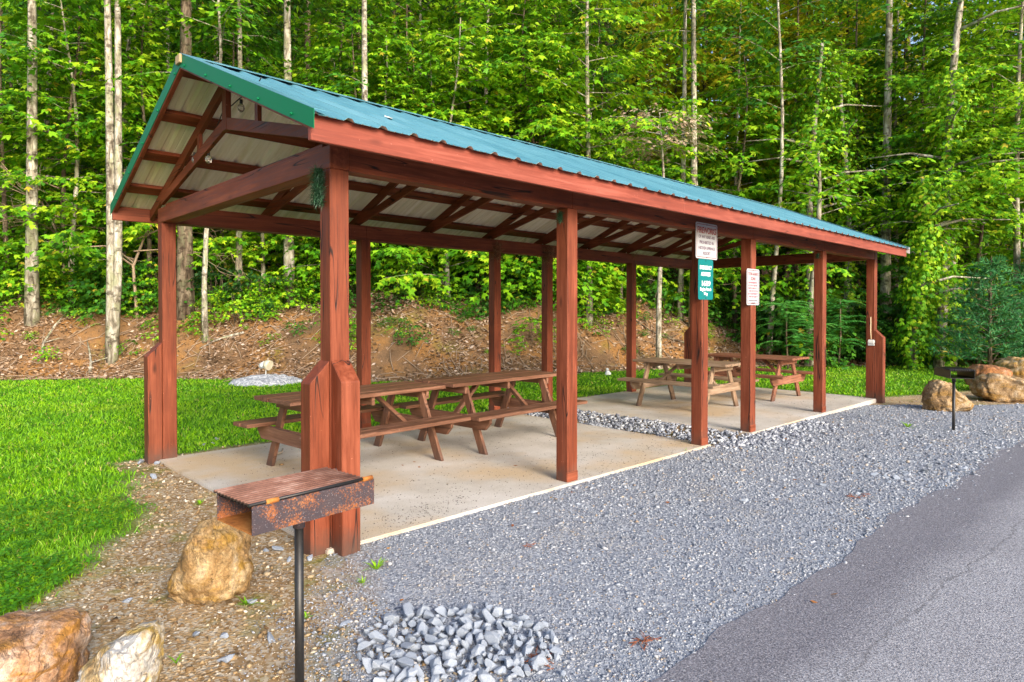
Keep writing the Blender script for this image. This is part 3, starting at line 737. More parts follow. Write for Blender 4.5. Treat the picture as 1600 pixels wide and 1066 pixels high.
g2 = grill('small dark park grill standing in gravel before the far boulders', YAW-R(14), (8.26, -1.73, -.075), 2, False)
for ch in g2.children:
    ch.data = ch.data.copy(); ch.data.materials[0] = BLACK
    
# ------------------------------------------------------------------ rocks
def rock_mesh(name, seed, dims, nplanes, mat, sub=5, noise=.06, squash=0, smooth=True, rough=.03, cap=1.12, hl=.62):
    r = np.random.default_rng(seed); bm = bmesh.new(); bmesh.ops.create_icosphere(bm, subdivisions=sub, radius=1)
    N = r.normal(size=(nplanes, 3)); N /= np.linalg.norm(N, axis=1, keepdims=True); Hh = r.uniform(hl, hl*1.55, nplanes)
    for v in bm.verts:
        u = np.array(v.co.normalized()); dt = N@u; t = np.where(dt > .05, Hh/np.maximum(dt, .05), 9)
        st = np.sort(t)[:2]; rad = min(st[0], cap)
        p = Vector(u)*rad
        if noise:
            q = p*1.7+Vector((seed*3.1, 0, 0))
            p = p*(1+noise*mnoise.fractal(q, .8, 2.1, 6)+rough*mnoise.noise(q*5)*.6+rough*.5*mnoise.noise(q*13))
        v.co = Vector((p.x*dims[0], p.y*dims[1], p.z*dims[2]))
    if smooth:
        for f in bm.faces: f.smooth = True
    me = bpy.data.meshes.new(name); bm.to_mesh(me); bm.free(); me.materials.append(mat); return me
def rock_at(name, label, px, d, dims, seed, mat, zc, rz=0, npl=12, group='boulders', tilt=0, noise=.09):
    o = link(name, rock_mesh(name, seed, dims, npl, mat, 5, noise), None, label=label, cat='boulder', group=group)
    p = PX(px, d); o.location = (p[0], p[1], float(gz(p[0], p[1]))+zc); o.rotation_euler = (tilt, R(3), YAW-R(90)+rz); return o
def profile_rock(name, label, px, d, outline, depth, seed, mat, zc, group='boulders'):
    """a boulder whose section facing the road follows an outline (metres, x right / z up) and that is as deep as given"""
    bm = bmesh.new(); bmesh.ops.create_icosphere(bm, subdivisions=5, radius=1)
    O = np.array(outline); c = O.mean(0); Q_ = O-c; r = np.random.default_rng(seed)
    ang = np.arctan2(Q_[:, 1], Q_[:, 0]); od = np.argsort(ang); Q_ = Q_[od]; ang = ang[od]
    def rad(t):
        best = 9
        dx, dz = math.cos(t), math.sin(t)
        for i in range(len(Q_)):
            p, q = Q_[i], Q_[(i+1) % len(Q_)]; e = q-p; den = dx*e[1]-dz*e[0]
            if abs(den) < 1e-9: continue
            s = (p[0]*e[1]-p[1]*e[0])/den; u = (p[0]*dz-p[1]*dx)/den
            if s > 0 and -.001 <= u <= 1.001: best = min(best, s)
        return best
    N = r.normal(size=(7, 3)); N[:, 1] = -abs(N[:, 1])-.2; N /= np.linalg.norm(N, axis=1, keepdims=True); Hh = r.uniform(.72, .95, 7)
    for v in bm.verts:
        u = v.co.normalized(); t = math.atan2(u.z, u.x); rho = math.hypot(u.x, u.z)
        un = np.array(u); dt = N@un; k = min(1.0, float(np.min(np.where(dt > .05, Hh/np.maximum(dt, .05), 9))))
        rr_ = rad(t); e = rho**.55
        p = Vector((math.cos(t)*rr_*e, u.y*depth*(k**1.5), math.sin(t)*rr_*e))
        q = p/ max(depth, .1)*1.3+Vector((seed*2.7, 0, 0))
        vd = mnoise.voronoi(q*1.15)[0]; crk = min(.22, vd[1]-vd[0])-.22; vd2 = mnoise.voronoi(q*3.1)[0]; ck2 = min(.12, vd2[1]-vd2[0])-.12
        st_ = math.floor((q.z*.9+.25*q.x+.35*mnoise.noise(q*1.5))*5)/5-(q.z*.9+.25*q.x)
        nz = mnoise.fractal(q, .75, 2.1, 6)*.07+.03*mnoise.noise(q*6)+.014*mnoise.noise(q*17)+.38*crk+.22*ck2+.05*st_
        p *= 1+nz
        v.co = p+Vector((c[0], 0, c[1]))
    for f in bm.faces: f.smooth = True
    me = bpy.data.meshes.new(name); bm.to_mesh(me); bm.free(); me.materials.append(mat)
    o = link(name, me, None, label=label, cat='boulder', group=group)
    p = PX(px, d); o.location = (p[0], p[1], float(gz(p[0], p[1]))+zc); o.rotation_euler = (0, 0, YAW-R(90)); return o
s = 3.5/F
profile_rock('boulder', 'tan upright boulder below the rusty grill', 325, 3.62, [(-66*s, -6*s), (-62*s, 22*s), (-38*s, 72*s), (-16*s, 112*s), (10*s, 124*s), (44*s, 112*s), (58*s, 92*s), (66*s, 30*s), (62*s, 0), (20*s, -14*s), (-30*s, -14*s)], .20, 3, ST_TAN, .02)
s = 2.7/F
profile_rock('boulder', 'big pinkish brown boulder cut by the picture edge', 42, 2.70, [(-150*s, -40*s), (-150*s, 80*s), (-60*s, 108*s), (20*s, 106*s), (48*s, 94*s), (60*s, 60*s), (56*s, 0), (42*s, -60*s), (-60*s, -70*s)], .30, 8, ST_PINK, .01)
s = 2.62/F
profile_rock('boulder', 'white topped boulder with ochre front beside the pinkish one', 183, 2.62, [(-48*s, -20*s), (-46*s, 46*s), (-34*s, 66*s), (6*s, 92*s), (44*s, 100*s), (50*s, 88*s), (47*s, 40*s), (41*s, -10*s), (28*s, -60*s), (-36*s, -60*s)], .20, 13, ST_WHITE, .045)
s = 9.9/F
profile_rock('boulder', 'brown boulder standing just behind the far grill', 1481, 10.8, [(-34*s, -6*s), (-36*s, 22*s), (-27*s, 48*s), (-18*s, 52*s), (0, 46*s), (10*s, 34*s), (24*s, 26*s), (36*s, 10*s), (33*s, -4*s), (0, -8*s)], .3, 21, ST_BROWN, .02)
s = 10.4/F
profile_rock('boulder', 'long rounded grey brown boulder beyond the far grill', 1565, 12.0, [(-45*s, 18*s), (-38*s, 40*s), (-20*s, 47*s), (5*s, 45*s), (35*s, 38*s), (60*s, 22*s), (62*s, 2*s), (30*s, -8*s), (-20*s, -4*s), (-40*s, 6*s)], .45, 25, ST_BROWN, .03)
s = 11.4/F
profile_rock('boulder', 'flat rust coloured boulder behind the long rounded one', 1546, 13.4, [(-34*s, -4*s), (-32*s, 24*s), (-18*s, 36*s), (12*s, 34*s), (30*s, 28*s), (32*s, 4*s), (0, -8*s)], .4, 31, ST_RUST, .16)
s = 11.6/F
profile_rock('boulder', 'tan boulder at the back of the rock row by the pine', 1592, 14.2, [(-34*s, 0), (-33*s, 34*s), (-10*s, 48*s), (30*s, 48*s), (46*s, 20*s), (40*s, -4*s), (0, -10*s)], .5, 37, ST_TAN, .12)
# loose stones
PROTO = [rock_mesh('loose_stone', 100+k, (1, random.uniform(.6, .9), random.uniform(.55, .85)), 15, ST_GREY, 4, .015, smooth=False, rough=.006, cap=1.5, hl=.60) for k in range(9)]
TANP = [rock_mesh('loose_stone', 140+k, (1, .75, .6), 10, mt, 3, .05, smooth=False) for k, mt in enumerate((ST_PINK, ST_TAN))]
def stone_at(x, y, z, r, label, group, k=None, name='loose_stone', flat=None, me=None, cat='stone'):
    o = link(name, me or PROTO[random.randrange(9) if k is None else k], None, label=label, cat=cat, group=group)
    o.location = (x, y, z); o.scale = (r, r, r*(flat or 1)); o.rotation_euler = (random.uniform(-.6, .6), random.uniform(-.6, .6), random.uniform(0, 6.28)); return o
cpx, cpy = at_px(715, 3.06)
placed = []
for k in range(185):
    for _ in range(30):
        rad_ = math.sqrt(random.random()); th = random.uniform(0, 6.28)
        u, v = rad_*math.cos(th), rad_*math.sin(th)
        r = random.choice((.017, .022, .027, .032, .038, .045))*random.uniform(.85, 1.15)
        x = cpx+RT[0]*u*.47+FW[0]*v*.36; y = cpy+RT[1]*u*.47+FW[1]*v*.36
        zt = -.02+.034*(1-rad_**1.6)
        lay = random.random(); z = -.015+zt*lay*0+max(0, zt)*random.choice((.55, 1))
        if all((x-a)**2+(y-b_)**2+(z-c_)**2 > (.78*(r+q))**2 for a, b_, c_, q in placed): break
    placed.append((x, y, z, r))
    stone_at(x, y, z+.012, r, 'pale blue grey angular stone in the heap on the gravel', 'stones of the heap on the gravel', cat='stone')
for px, d, z, rr_ in ((560, 2.95, 0, .022), (590, 3.3, 0, .018), (640, 3.45, 0, .022), (760, 3.48, 0, .02), (850, 3.25, 0, .024), (890, 3.1, 0, .018), (880, 2.8, 0, .02), (596, 2.75, .0, .03), (872, 2.95, 0, .026), (574, 2.62, 0, .03)):
    p = PX(px, d); stone_at(p[0], p[1], -.012, rr_, 'pale blue grey angular stone in the heap on the gravel', 'stones of the heap on the gravel')
single = [(200, 938, .030, 'grey stone lying on the dirt between the lawn and the tan boulder', 0), (350, 992, .026, 'pale stone on the dirt straight below the tan boulder', 1), (306, 990, .024, 'pale stone beside the ochre pebble below the tan boulder', 2),
          (423, 999, .030, 'flat white stone on the dirt beside the grill pole', 3), (356, 1028, .032, 'dark ringed grey stone at the frame bottom beside the grill pole', 4), (537, 974, .028, 'grey stone on gravel between the grill pole and the stone heap', 5),
          (394, 940, .030, 'white stone touching the foot of the tan boulder', 6), (432, 858, .036, 'chunky white stone pair behind the grill pole', 7), (416, 860, .024, 'smaller of the white stones behind the grill pole', 8),
          (452, 874, .026, 'grey stone hard against the grill pole', 0), (484, 872, .030, 'flat blue grey stone at the foot of the near corner post', 1), (834, 800, .030, 'dark slate stone on gravel near the slab edge', 2), (905, 788, .022, 'small dark stone on gravel below the second post', 3),
          (318, 695, .034, 'rounder of the stones on grass behind the near slab', 4), (334, 693, .034, 'grey stone in the middle of those behind the near slab', 5), (339, 686, .030, 'white stone farthest back behind the near slab', 6), (221, 722, .045, 'flat pale stone under the rear corner brace post', 7), (244, 724, .035, 'flat pale stone at the slab corner by the rear post', 8),
          (240, 745, .05, 'lumpy cream stone in the dirt left of the slab corner', 0), (1030, 728, .03, 'stone on gravel below the fireworks sign post', 1), (1163, 783, .04, 'flat bright stone in mid gravel strip', 2), (1106, 805, .03, 'dull stone in the middle of the gravel strip', 3)]
def U0(px, py, z=0.):
    pit = R(-.63); fw = np.array([FW[0]*math.cos(pit), FW[1]*math.cos(pit), math.sin(pit)]); r_ = np.array([RT[0], RT[1], 0]); u_ = np.cross(r_, fw)
    d_ = fw+r_*(px-800)/F-u_*(py-499.4)/F; t = (z-CAM[2])/d_[2]; return CAM+d_*t
for px, py, r, lb, k in single:
    p = U0(px, py, -.02); stone_at(p[0], p[1], float(gz(p[0], p[1]))+r*.3, r, lb, 'single loose stones', k, flat=.7)
for px, py, r, lb, m_ in ((299, 997, .022, 'small ochre pebble on the dirt below the tan boulder', TANP[1]), (133, 880, .035, 'tan stone half hidden at the lawn edge', TANP[1]), (163, 948, .022, 'pinkish stone on dirt near the lawn edge', TANP[0]), (232, 776, .03, 'pinkish stone on the dirt beside the slab side', TANP[0])):
    p = U0(px, py, -.02); stone_at(p[0], p[1], float(gz(p[0], p[1]))+r*.25, r, lb, 'single loose stones', me=m_, flat=.7)
for k in range(62):
    px, py = random.gauss(1450, 55), random.gauss(742, 22); p = U0(px, py, -.03)
    if p[1] < road_edge(p[0])+.04 or p[1] > -.3: continue
    stone_at(p[0], p[1], -.03+.01, random.uniform(.022, .05), 'flat grey stone in the coarse patch beside the asphalt edge', 'coarse stones beside the asphalt', flat=.45)
# rusty twig litter
def twig_clump(name, label, cat, px, py, r, n, mat=TWIG, ln=.05):
    p = U0(px, py, -.02); b = MB()
    for k in range(n):
        a0 = random.uniform(0, 6.28); c = (random.gauss(0, r), random.gauss(0, r*.7), random.uniform(.004, .018)); l = ln*random.uniform(.5, 1.2)
        b.tube([c, (c[0]+l*math.cos(a0), c[1]+l*math.sin(a0), c[2]+random.uniform(-.006, .01))], .002, 4)
    o = b.build(name, mat, None, label=label, cat=cat); o.location = (p[0], p[1], float(gz(p[0], p[1]))+.008); return o
RT2 = paint('red_needle_litter', (.24, .07, .025), .8, .4)
twig_clump('needle_clump', 'tuft of rust red dry needles beside the stone heap', 'needles', 838, 1036, .045, 46, RT2)
twig_clump('needle_clump', 'small rust red needle tuft out on the gravel', 'needles', 1003, 1003, .03, 26, RT2)
twig_clump('needle_clump', 'red dead leaf scrap mid gravel', 'needles', 826, 855, .012, 10, RT2, .03)
twig_clump('needle_clump', 'reddish needles on gravel near the road edge', 'needles', 1340, 778, .05, 22, RT2)
b = MB(); b.tube([(-.10, 0, .02), (-.03, .012, .018), (.03, .0, .022), (.085, .03, .05)], [.012, .016, .014, .008], 7)
o = b.build('driftwood_stick', paint('grey_driftwood', (.32, .27, .22), .8, .5), None, label='curled grey stick on the slab beneath the first table', cat='stick'); p = U0(437, 711); o.location = (p[0], p[1], 0); o.rotation_euler = (0, 0, R(25))
b = MB(); b.ball((0, 0, .008), .028, 2, (1, .7, .35)); o = b.build('flat_pebble', ST_BROWN, None, label='flat brown pebble on the slab in front of the first table', cat='pebble'); p = U0(440, 727); o.location = p

# ------------------------------------------------------------------ small fittings
def tuft(name, label, cat, loc, n, r, dn, mat, ln):
    V, T = [], []
    for k in range(n):
        t = random.random(); c = np.array([random.gauss(0, r*.25), random.gauss(0, r*.25), -dn*t]); dv = np.array([random.gauss(0, 1), random.gauss(0, 1), random.gauss(-.2, .7)]); dv /= np.linalg.norm(dv)
        l = ln*random.uniform(.6, 1.3); s_ = np.cross(dv, [.3, .2, .9]); s_ = s_/np.linalg.norm(s_)*.0022
        b0 = len(V); V += [c-s_, c+s_, c+dv*l]; T.append((b0, b0+1, b0+2))
    o = link(name, np_mesh(name, np.array(V), np.array(T), mat), None, label=label, cat=cat); o.location = loc; return o
g_ = tuft('garland_tuft', 'bushy green tinsel garland hanging at the near corner post', 'garland', (-.045, .075, 2.50), 1500, .06, .235, GARL, .055)
tuft('garland_tuft', 'small green garland scrap at the top of the second post', 'garland', (2.36-.02, .07, 2.47), 300, .045, .09, GARL, .05)
tuft('garland_tuft', 'tiny garland remnant at the top of the fifth front post', 'garland', (8.323-.02, .07, 2.46), 180, .04, .07, GARL, .05)
tuft('bird_nest', 'straggly straw nest on the rear beam at the third rear post', 'nest', (rx[2]+.03, WID-.02, 2.64), 330, .14, .26, NEST, .14)
tuft('bird_nest', 'larger straw nest on the rear beam beside the fourth rear post', 'nest', (rx[3]-.02, WID-.02, 2.66), 420, .2, .28, NEST, .15)
tuft('bird_nest', 'low wisp of straw on the rear beam at the fifth rear post', 'nest', (rx[4], WID-.02, 2.70), 200, .22, .06, NEST, .12)
br = thing('scrub_brush', 'long handled white brush hanging on the far corner post', 'brush', (XL-.02, .055, 1.0))
MB().tube([(0, 0, .47), (-.004, 0, .2), (0, -.008, .07)], .009, 8).build('handle', paint('brush_wood', (.62, .48, .30), .6), br)
MB().box(-.018, .018, -.065, .045, -.005, .06).build('head', WHITE, br, .01, 2)
MB().box(-.014, .016, -.06, .04, -.045, -.006).build('bristles', paint('bristle', (.5, .5, .5), .9), br)
SL = thing('string_light', 'string of bare glass bulbs slung inside the near gable', 'string light', (0, 0, 0))
bulbs = [(.03, 2.66, 3.02, -1), (.10, 1.72, 3.32, 1), (.10, 2.05, 3.30, 1), (.06, 1.30, 3.33, 1), (.05, 2.36, 2.98, 0)]
MB().tube([(.055, 1.2, 3.41), (.09, 1.45, 3.38), (.09, 1.72, 3.38), (.09, 1.9, 3.36), (.09, 2.1, 3.36), (.07, 2.3, 3.16), (.07, 2.5, 3.1), (.06, 2.66, 3.06)], .005, 6).build('cord', DARKRUB, SL)
MB().tube([(.05, 2.36, 3.13), (.05, 2.362, 3.0)], .004, 6).build('cord', DARKRUB, SL)
for x, y, z, dr in bulbs:
    o_ = MB().tube([(x, y, z+.05), (x, y, z+.015)], .014, 8).build('socket', DARKRUB, SL)
    MB().ball((x, y, z-.02), .03, 2, (1, 1, 1.3)).build('bulb', GLASS, SL)
# paper scrap on the roof
d_ = U0(602, 185, 3.0); yy = .30; 
def on_roof(px, py):
    lo = CAM; pit = R(-.63); dd = U0(px, py, 0.5)-CAM
    # ray against front slope z = 3.655 - .42*(RY-y)
    pz = CAM[2]-(3.655-.42*(RY-CAM[1])); den = dd[2]-.42*dd[1]; return CAM-dd*(pz/den)
q = on_roof(603, 186)
b = MB(); b.prism([(-.05, -.03, .0), (.02, -.05, .006), (.055, -.01, .0), (.03, .05, .004), (0, .02, .008)], (0, 0, .003))
o = b.build('paper_scrap', WHITE, None, label='white scrap of paper lying on the roof metal', cat='paper'); o.location = (q[0], q[1], q[2]+.014); o.rotation_euler = (math.atan(.42), 0, .3)
# spotlight on its gravel mound, and the white figurine
p = PX(415, 14.6); mz = float(gz(p[0], p[1]))
V = []; 
b = MB(); bmesh.ops.create_icosphere(b.bm, subdivisions=5, radius=1)
for v in b.bm.verts:
    v.co = Vector((v.co.x*.78*(1+.12*mnoise.noise(v.co*2)), v.co.y*.7*(1+.1*mnoise.noise(v.co*2+Vector((4, 0, 0)))), max(v.co.z, -.1)*.17*(1+.35*mnoise.noise(v.co*6))))
    for f in v.link_faces: f.smooth = True
o = b.build('gravel_mound', GMOUND, None, label='low heap of pale gravel on the lawn in front of the bank', cat='gravel heap'); o.location = (p[0], p[1], mz); o.rotation_euler = (0, 0, YAW-R(90))
sp = thing('spotlight', 'small white garden spotlight on a thin stake in the gravel heap', 'spotlight', (p[0], p[1], mz+.12), YAW-R(90))
MB().tube([(0, 0, -.1), (0, 0, .25)], .011, 6).build('stake', WHITE, sp)
MB().tube([(-.13, .03, .25), (-.02, 0, .30)], [.06, .075], 12).build('lamp_head', WHITE, sp)
MB().tube([(.0, 0, .30), (.10, -.03, .27)], [.10, .115], 14).build('lamp_shade', paint('cream_lens', (.7, .62, .45), .4), sp)
p = PX(950, 16.4); mz = float(gz(p[0], p[1]))
fg = thing('garden_figurine', 'small white figurine on the grass under the bank', 'figurine', (p[0], p[1], mz), YAW-R(90)); fg.scale = (.58,)*3
b = MB(); b.tube([(0, 0, 0), (0, 0, .10), (-.02, 0, .2)], [.16, .12, .06], 10); b.tube([(.05, 0, .02), (.12, -.02, .1)], [.08, .03], 8); b.build('body', WHITE, fg)
MB().ball((-.03, 0, .25), .06, 2, (1.2, 1, 1)).build('head', WHITE, fg)
# ------------------------------------------------------------------ foliage generators
class Leaves:
    def __init__(s): s.C, s.A, s.N, s.L = [], [], [], []
    def add(s, C, A, N, L): s.C.append(C); s.A.append(A); s.N.append(N); s.L.append(L)
    def mesh(s, name, mat, ratio=.62, lobes=False):
        C = np.concatenate(s.C); A = np.concatenate(s.A); N = np.concatenate(s.N); L = np.concatenate(s.L)[:, None]
        A = A/np.linalg.norm(A, axis=1, keepdims=True); S_ = np.cross(A, N); S_ /= np.maximum(np.linalg.norm(S_, axis=1, keepdims=True), 1e-6); N = np.cross(S_, A)
        w = L*ratio/2; n = len(C)
        if lobes:
            P = [C, C+A*L*.22+S_*w*.8-N*w*.2, C+A*L*.58+S_*w*1.35-N*w*.45, C+A*L*.60+S_*w*.45, C+A*L-N*L*.15, C+A*L*.60-S_*w*.45, C+A*L*.58-S_*w*1.35-N*w*.45, C+A*L*.22-S_*w*.8-N*w*.2]
            V = np.stack(P, 1).reshape(-1, 3); o = 8*np.arange(n)[:, None, None]
            T = (o+np.array([[0, 3, 1], [1, 3, 2], [0, 4, 3], [0, 5, 4], [0, 7, 5], [7, 6, 5]])[None]).reshape(-1, 3)
        else:
            V = np.stack([C, C+A*L*.42+S_*w-N*w*.3, C+A*L-N*L*.12, C+A*L*.42-S_*w-N*w*.3], 1).reshape(-1, 3); o = 4*np.arange(n)[:, None, None]
            T = (o+np.array([[0, 2, 1], [0, 3, 2]])[None]).reshape(-1, 3)
        return np_mesh(name, V, T, mat)
def spray(r, lv, p0, az, L, rise, droop, leafL, twl, sp=.075, tube=None, flat=.8, dens=1.0):
    h = np.array([math.cos(az), math.sin(az), 0]); q = np.array([-h[1], h[0], 0]); bend = r.normal(0, .15)
    def P(t): return p0+h*L*t+q*bend*L*t*t+np.array([0, 0, rise*L*t-droop*L*t*t])
    if tube is not None: tube.tube([P(t) for t in (0, .35, .7, 1)], [.007+.008*L/2, .006+.004*L/2, .004, .002], 4, False)
    nt = max(3, int(L*6*dens))
    for k in range(nt):
        t = .18+.82*(k+r.random())/nt; side = 1 if k % 2 else -1
        ang = r.uniform(.5, 1.2)*side if k < nt-1 else 0
        tl = twl*(1.15-.65*t)*r.uniform(.6, 1.3)
        dv = h*math.cos(ang)+q*math.sin(ang)+np.array([0, 0, r.normal(-.12, .16)])
        m = max(3, int(tl/sp)); s_ = (np.arange(m)+r.random(m))/m
        C = P(t)+dv*(s_*tl)[:, None]+np.stack([0*s_, 0*s_, -.25*tl*s_**2], -1)+r.normal(0, .02, (m, 3))
        sd = np.where(np.arange(m) % 2, 1, -1)[:, None]*r.uniform(.4, 1.1, (m, 1))
        A = dv[None]+sd*np.cross([0, 0, 1], dv)[None]+np.stack([0*s_, 0*s_, r.normal(-.38, .25, m)], -1)
        N = np.stack([r.normal(0, .35, m), r.normal(0, .35, m), np.full(m, flat)], -1)+.45*h[None]
        lv.add(C, A, N, leafL*r.uniform(.65, 1.2, m))
def trunk_path(r, Ht, lean=(0, 0), wav=.12, n=9):
    ph = r.uniform(0, 6.28, 2)
    return [np.array([lean[0]*t*Ht+wav*math.sin(ph[0]+t*4)*t, lean[1]*t*Ht+wav*math.sin(ph[1]+t*5)*t, Ht*t]) for t in np.linspace(0, 1, n)]
def along(path, t):
    f = t*(len(path)-1); i = min(int(f), len(path)-2); return path[i]*(1-(f-i))+path[i+1]*(f-i)
def make_tree(seed, Ht, r0, z0, nb, bl, leafL, leafmat, barkmat, lean=(0, 0), wav=.12, twl=.6, shape='tall', low=0, sp=.085, fork=False, lobes=False, dens=1.0):
    r = np.random.default_rng(seed); b = MB(); lv = Leaves(); path = trunk_path(r, Ht, lean, wav)
    path[0][2] = -.5
    b.tube(path, [r0*(1.25 if k == 0 else 1)*(1-.82*k/(len(path)-1)) for k in range(len(path))], 9)
    if fork:
        p2 = [path[0]*0+np.array([.02, 0, -.3])]+[q+np.array([(.16+.26*k/8)*(RT[0]), (.16+.26*k/8)*RT[1], 0]) for k, q in enumerate(path[1:])]
        b.tube(p2, [r0*.9*(1-.8*k/(len(path)-1)) for k in range(len(path))], 8)
    ga_ = 2.4
    for k in range(nb):
        u = (k+r.random())/nb; t = z0+(1-z0)*u
        if shape == 'tall': L = bl*(.45+.8*math.sin(math.pi*min(1, .15+u*.85)))*r.uniform(.6, 1.2)
        elif shape == 'under': L = bl*(1.15-.8*u)*r.uniform(.6, 1.25)
        else: L = bl*(1.1-u)*r.uniform(.8, 1.1)+.3
        az = k*ga_+r.normal(0, .4)
        if shape == 'hem': spray(r, lv, along(path, t), az, L, -.05, .22, leafL, twl, sp, b, 1.0, dens)
        else: spray(r, lv, along(path, t), az, L, r.uniform(.05, .55), r.uniform(.1, .45), leafL, twl, sp, b, .75, dens)
    for k in range(low):
        t = r.uniform(.1, z0); spray(r, lv, along(path, t), r.uniform(0, 6.28), r.uniform(.8, 2.0), .2, .3, leafL, twl*.8, sp, b)
    return b.mesh('trunk', barkmat), lv.mesh('crown', leafmat, .62 if shape != 'hem' else .3, lobes)
def put_tree(name, label, cat, group, meshes, x, y, rz=0, sc_=1.0, tilt=(0, 0), dz=-.05):
    o = thing(name, label, cat, (x, y, float(gz(x, y))+dz), rz, group); o.scale = (sc_,)*3; o.rotation_euler = (tilt[0], tilt[1], rz)
    link('trunk', meshes[0], o); link('crown', meshes[1], o); return o
def make_shrub(seed, Ht, Rr, n, leafL, mat, lobes=False, up=.6):
    r = np.random.default_rng(seed); lv = Leaves(); b = MB()
    for k in range(n):
        az = r.uniform(0, 6.28); base = np.array([r.normal(0, .12), r.normal(0, .12), 0]); h0 = Ht*r.uniform(.05, .85)
        p0 = base+np.array([math.cos(az)*.15*Rr, math.sin(az)*.15*Rr, h0]); 
        if k % 3 == 0: b.tube([base+np.array([0, 0, -.2]), (base+p0)/2, p0], [.012, .010, .007], 5)
        spray(r, lv, p0, az, Rr*r.uniform(.5, 1.1)*(1-.45*h0/Ht), up*r.uniform(.2, 1), .45, leafL, Rr*.42, leafL*.62, None, .65)
    return b.mesh('stems', BK_BROWN), lv.mesh('foliage', mat, .66, lobes)
def put_shrub(name, label, cat, group, meshes, x, y, rz, s_, dz=-.03):
    o = thing(name, label, cat, (x, y, float(gz(x, y))+dz), rz, group); o.scale = (s_,)*3
    link('stem', meshes[0], o); link('foliage', meshes[1], o); return o

# prototypes
TALL = [make_tree(10+k, 19+2*k, .15, .26, 64, 2.7, .25, [LF_DEEP, LF_MID, LF_DEEP, LF_DEEP][k], [BK_PALE, BK_BROWN, BK_BROWN, BK_DARK][k], low=[8, 9, 7, 7][k], twl=.95, sp=.12, wav=.25) for k in range(4)]
UNDER = [make_tree(20+k, [7.5, 9, 6.2, 8.2, 10][k], .075, .10, [34, 38, 28, 36, 42][k], [2.5, 2.7, 2.3, 2.7, 2.9][k], [.205, .175, .14, .225, .155][k], [LF_BRIGHT, LF_BRIGHT, LF_MID, LF_BRIGHT, LF_MID][k], [BK_PALE, BK_BROWN, BK_PALE, BK_BROWN, BK_DARK][k], shape='under', lobes=k in (0, 1, 3), wav=.3, twl=.8, sp=[.085, .085, .062, .09, .066][k], dens=1.35) for k in range(5)]
HEM = [make_tree(40+k, [15, 12][k], .14, .06, 75, [2.8, 2.3][k], .13, LF_HEM, BK_DARK, shape='hem', twl=.75, sp=.045) for k in range(2)]
YELT = [make_tree(50+k, 17, .13, .2, 56, 2.8, .27, LF_YEL, BK_DARK, twl=1.0, sp=.13) for k in range(2)]
TALLB = [make_tree(30+k, [12.5, 14][k], .10, .34, 46, 2.7, .185, LF_BRIGHT, [BK_PALE, BK_BROWN][k], shape='under', lobes=True, low=2, twl=.85, sp=.09, dens=1.3) for k in range(2)]
SHRUB = [make_shrub(60+k, [1.5, 1.1, 2.0, .8, 1.6][k], [1.1, .9, 1.3, .7, 1.2][k], [34, 26, 44, 20, 36][k], [.17, .155, .18, .125, .20][k], [LF_BRIGHT, LF_MID, LF_MID, LF_BRIGHT, LF_DEEP][k], k in (0, 2, 4)) for k in range(5)]
GRP = 'trees of the hillside wood'
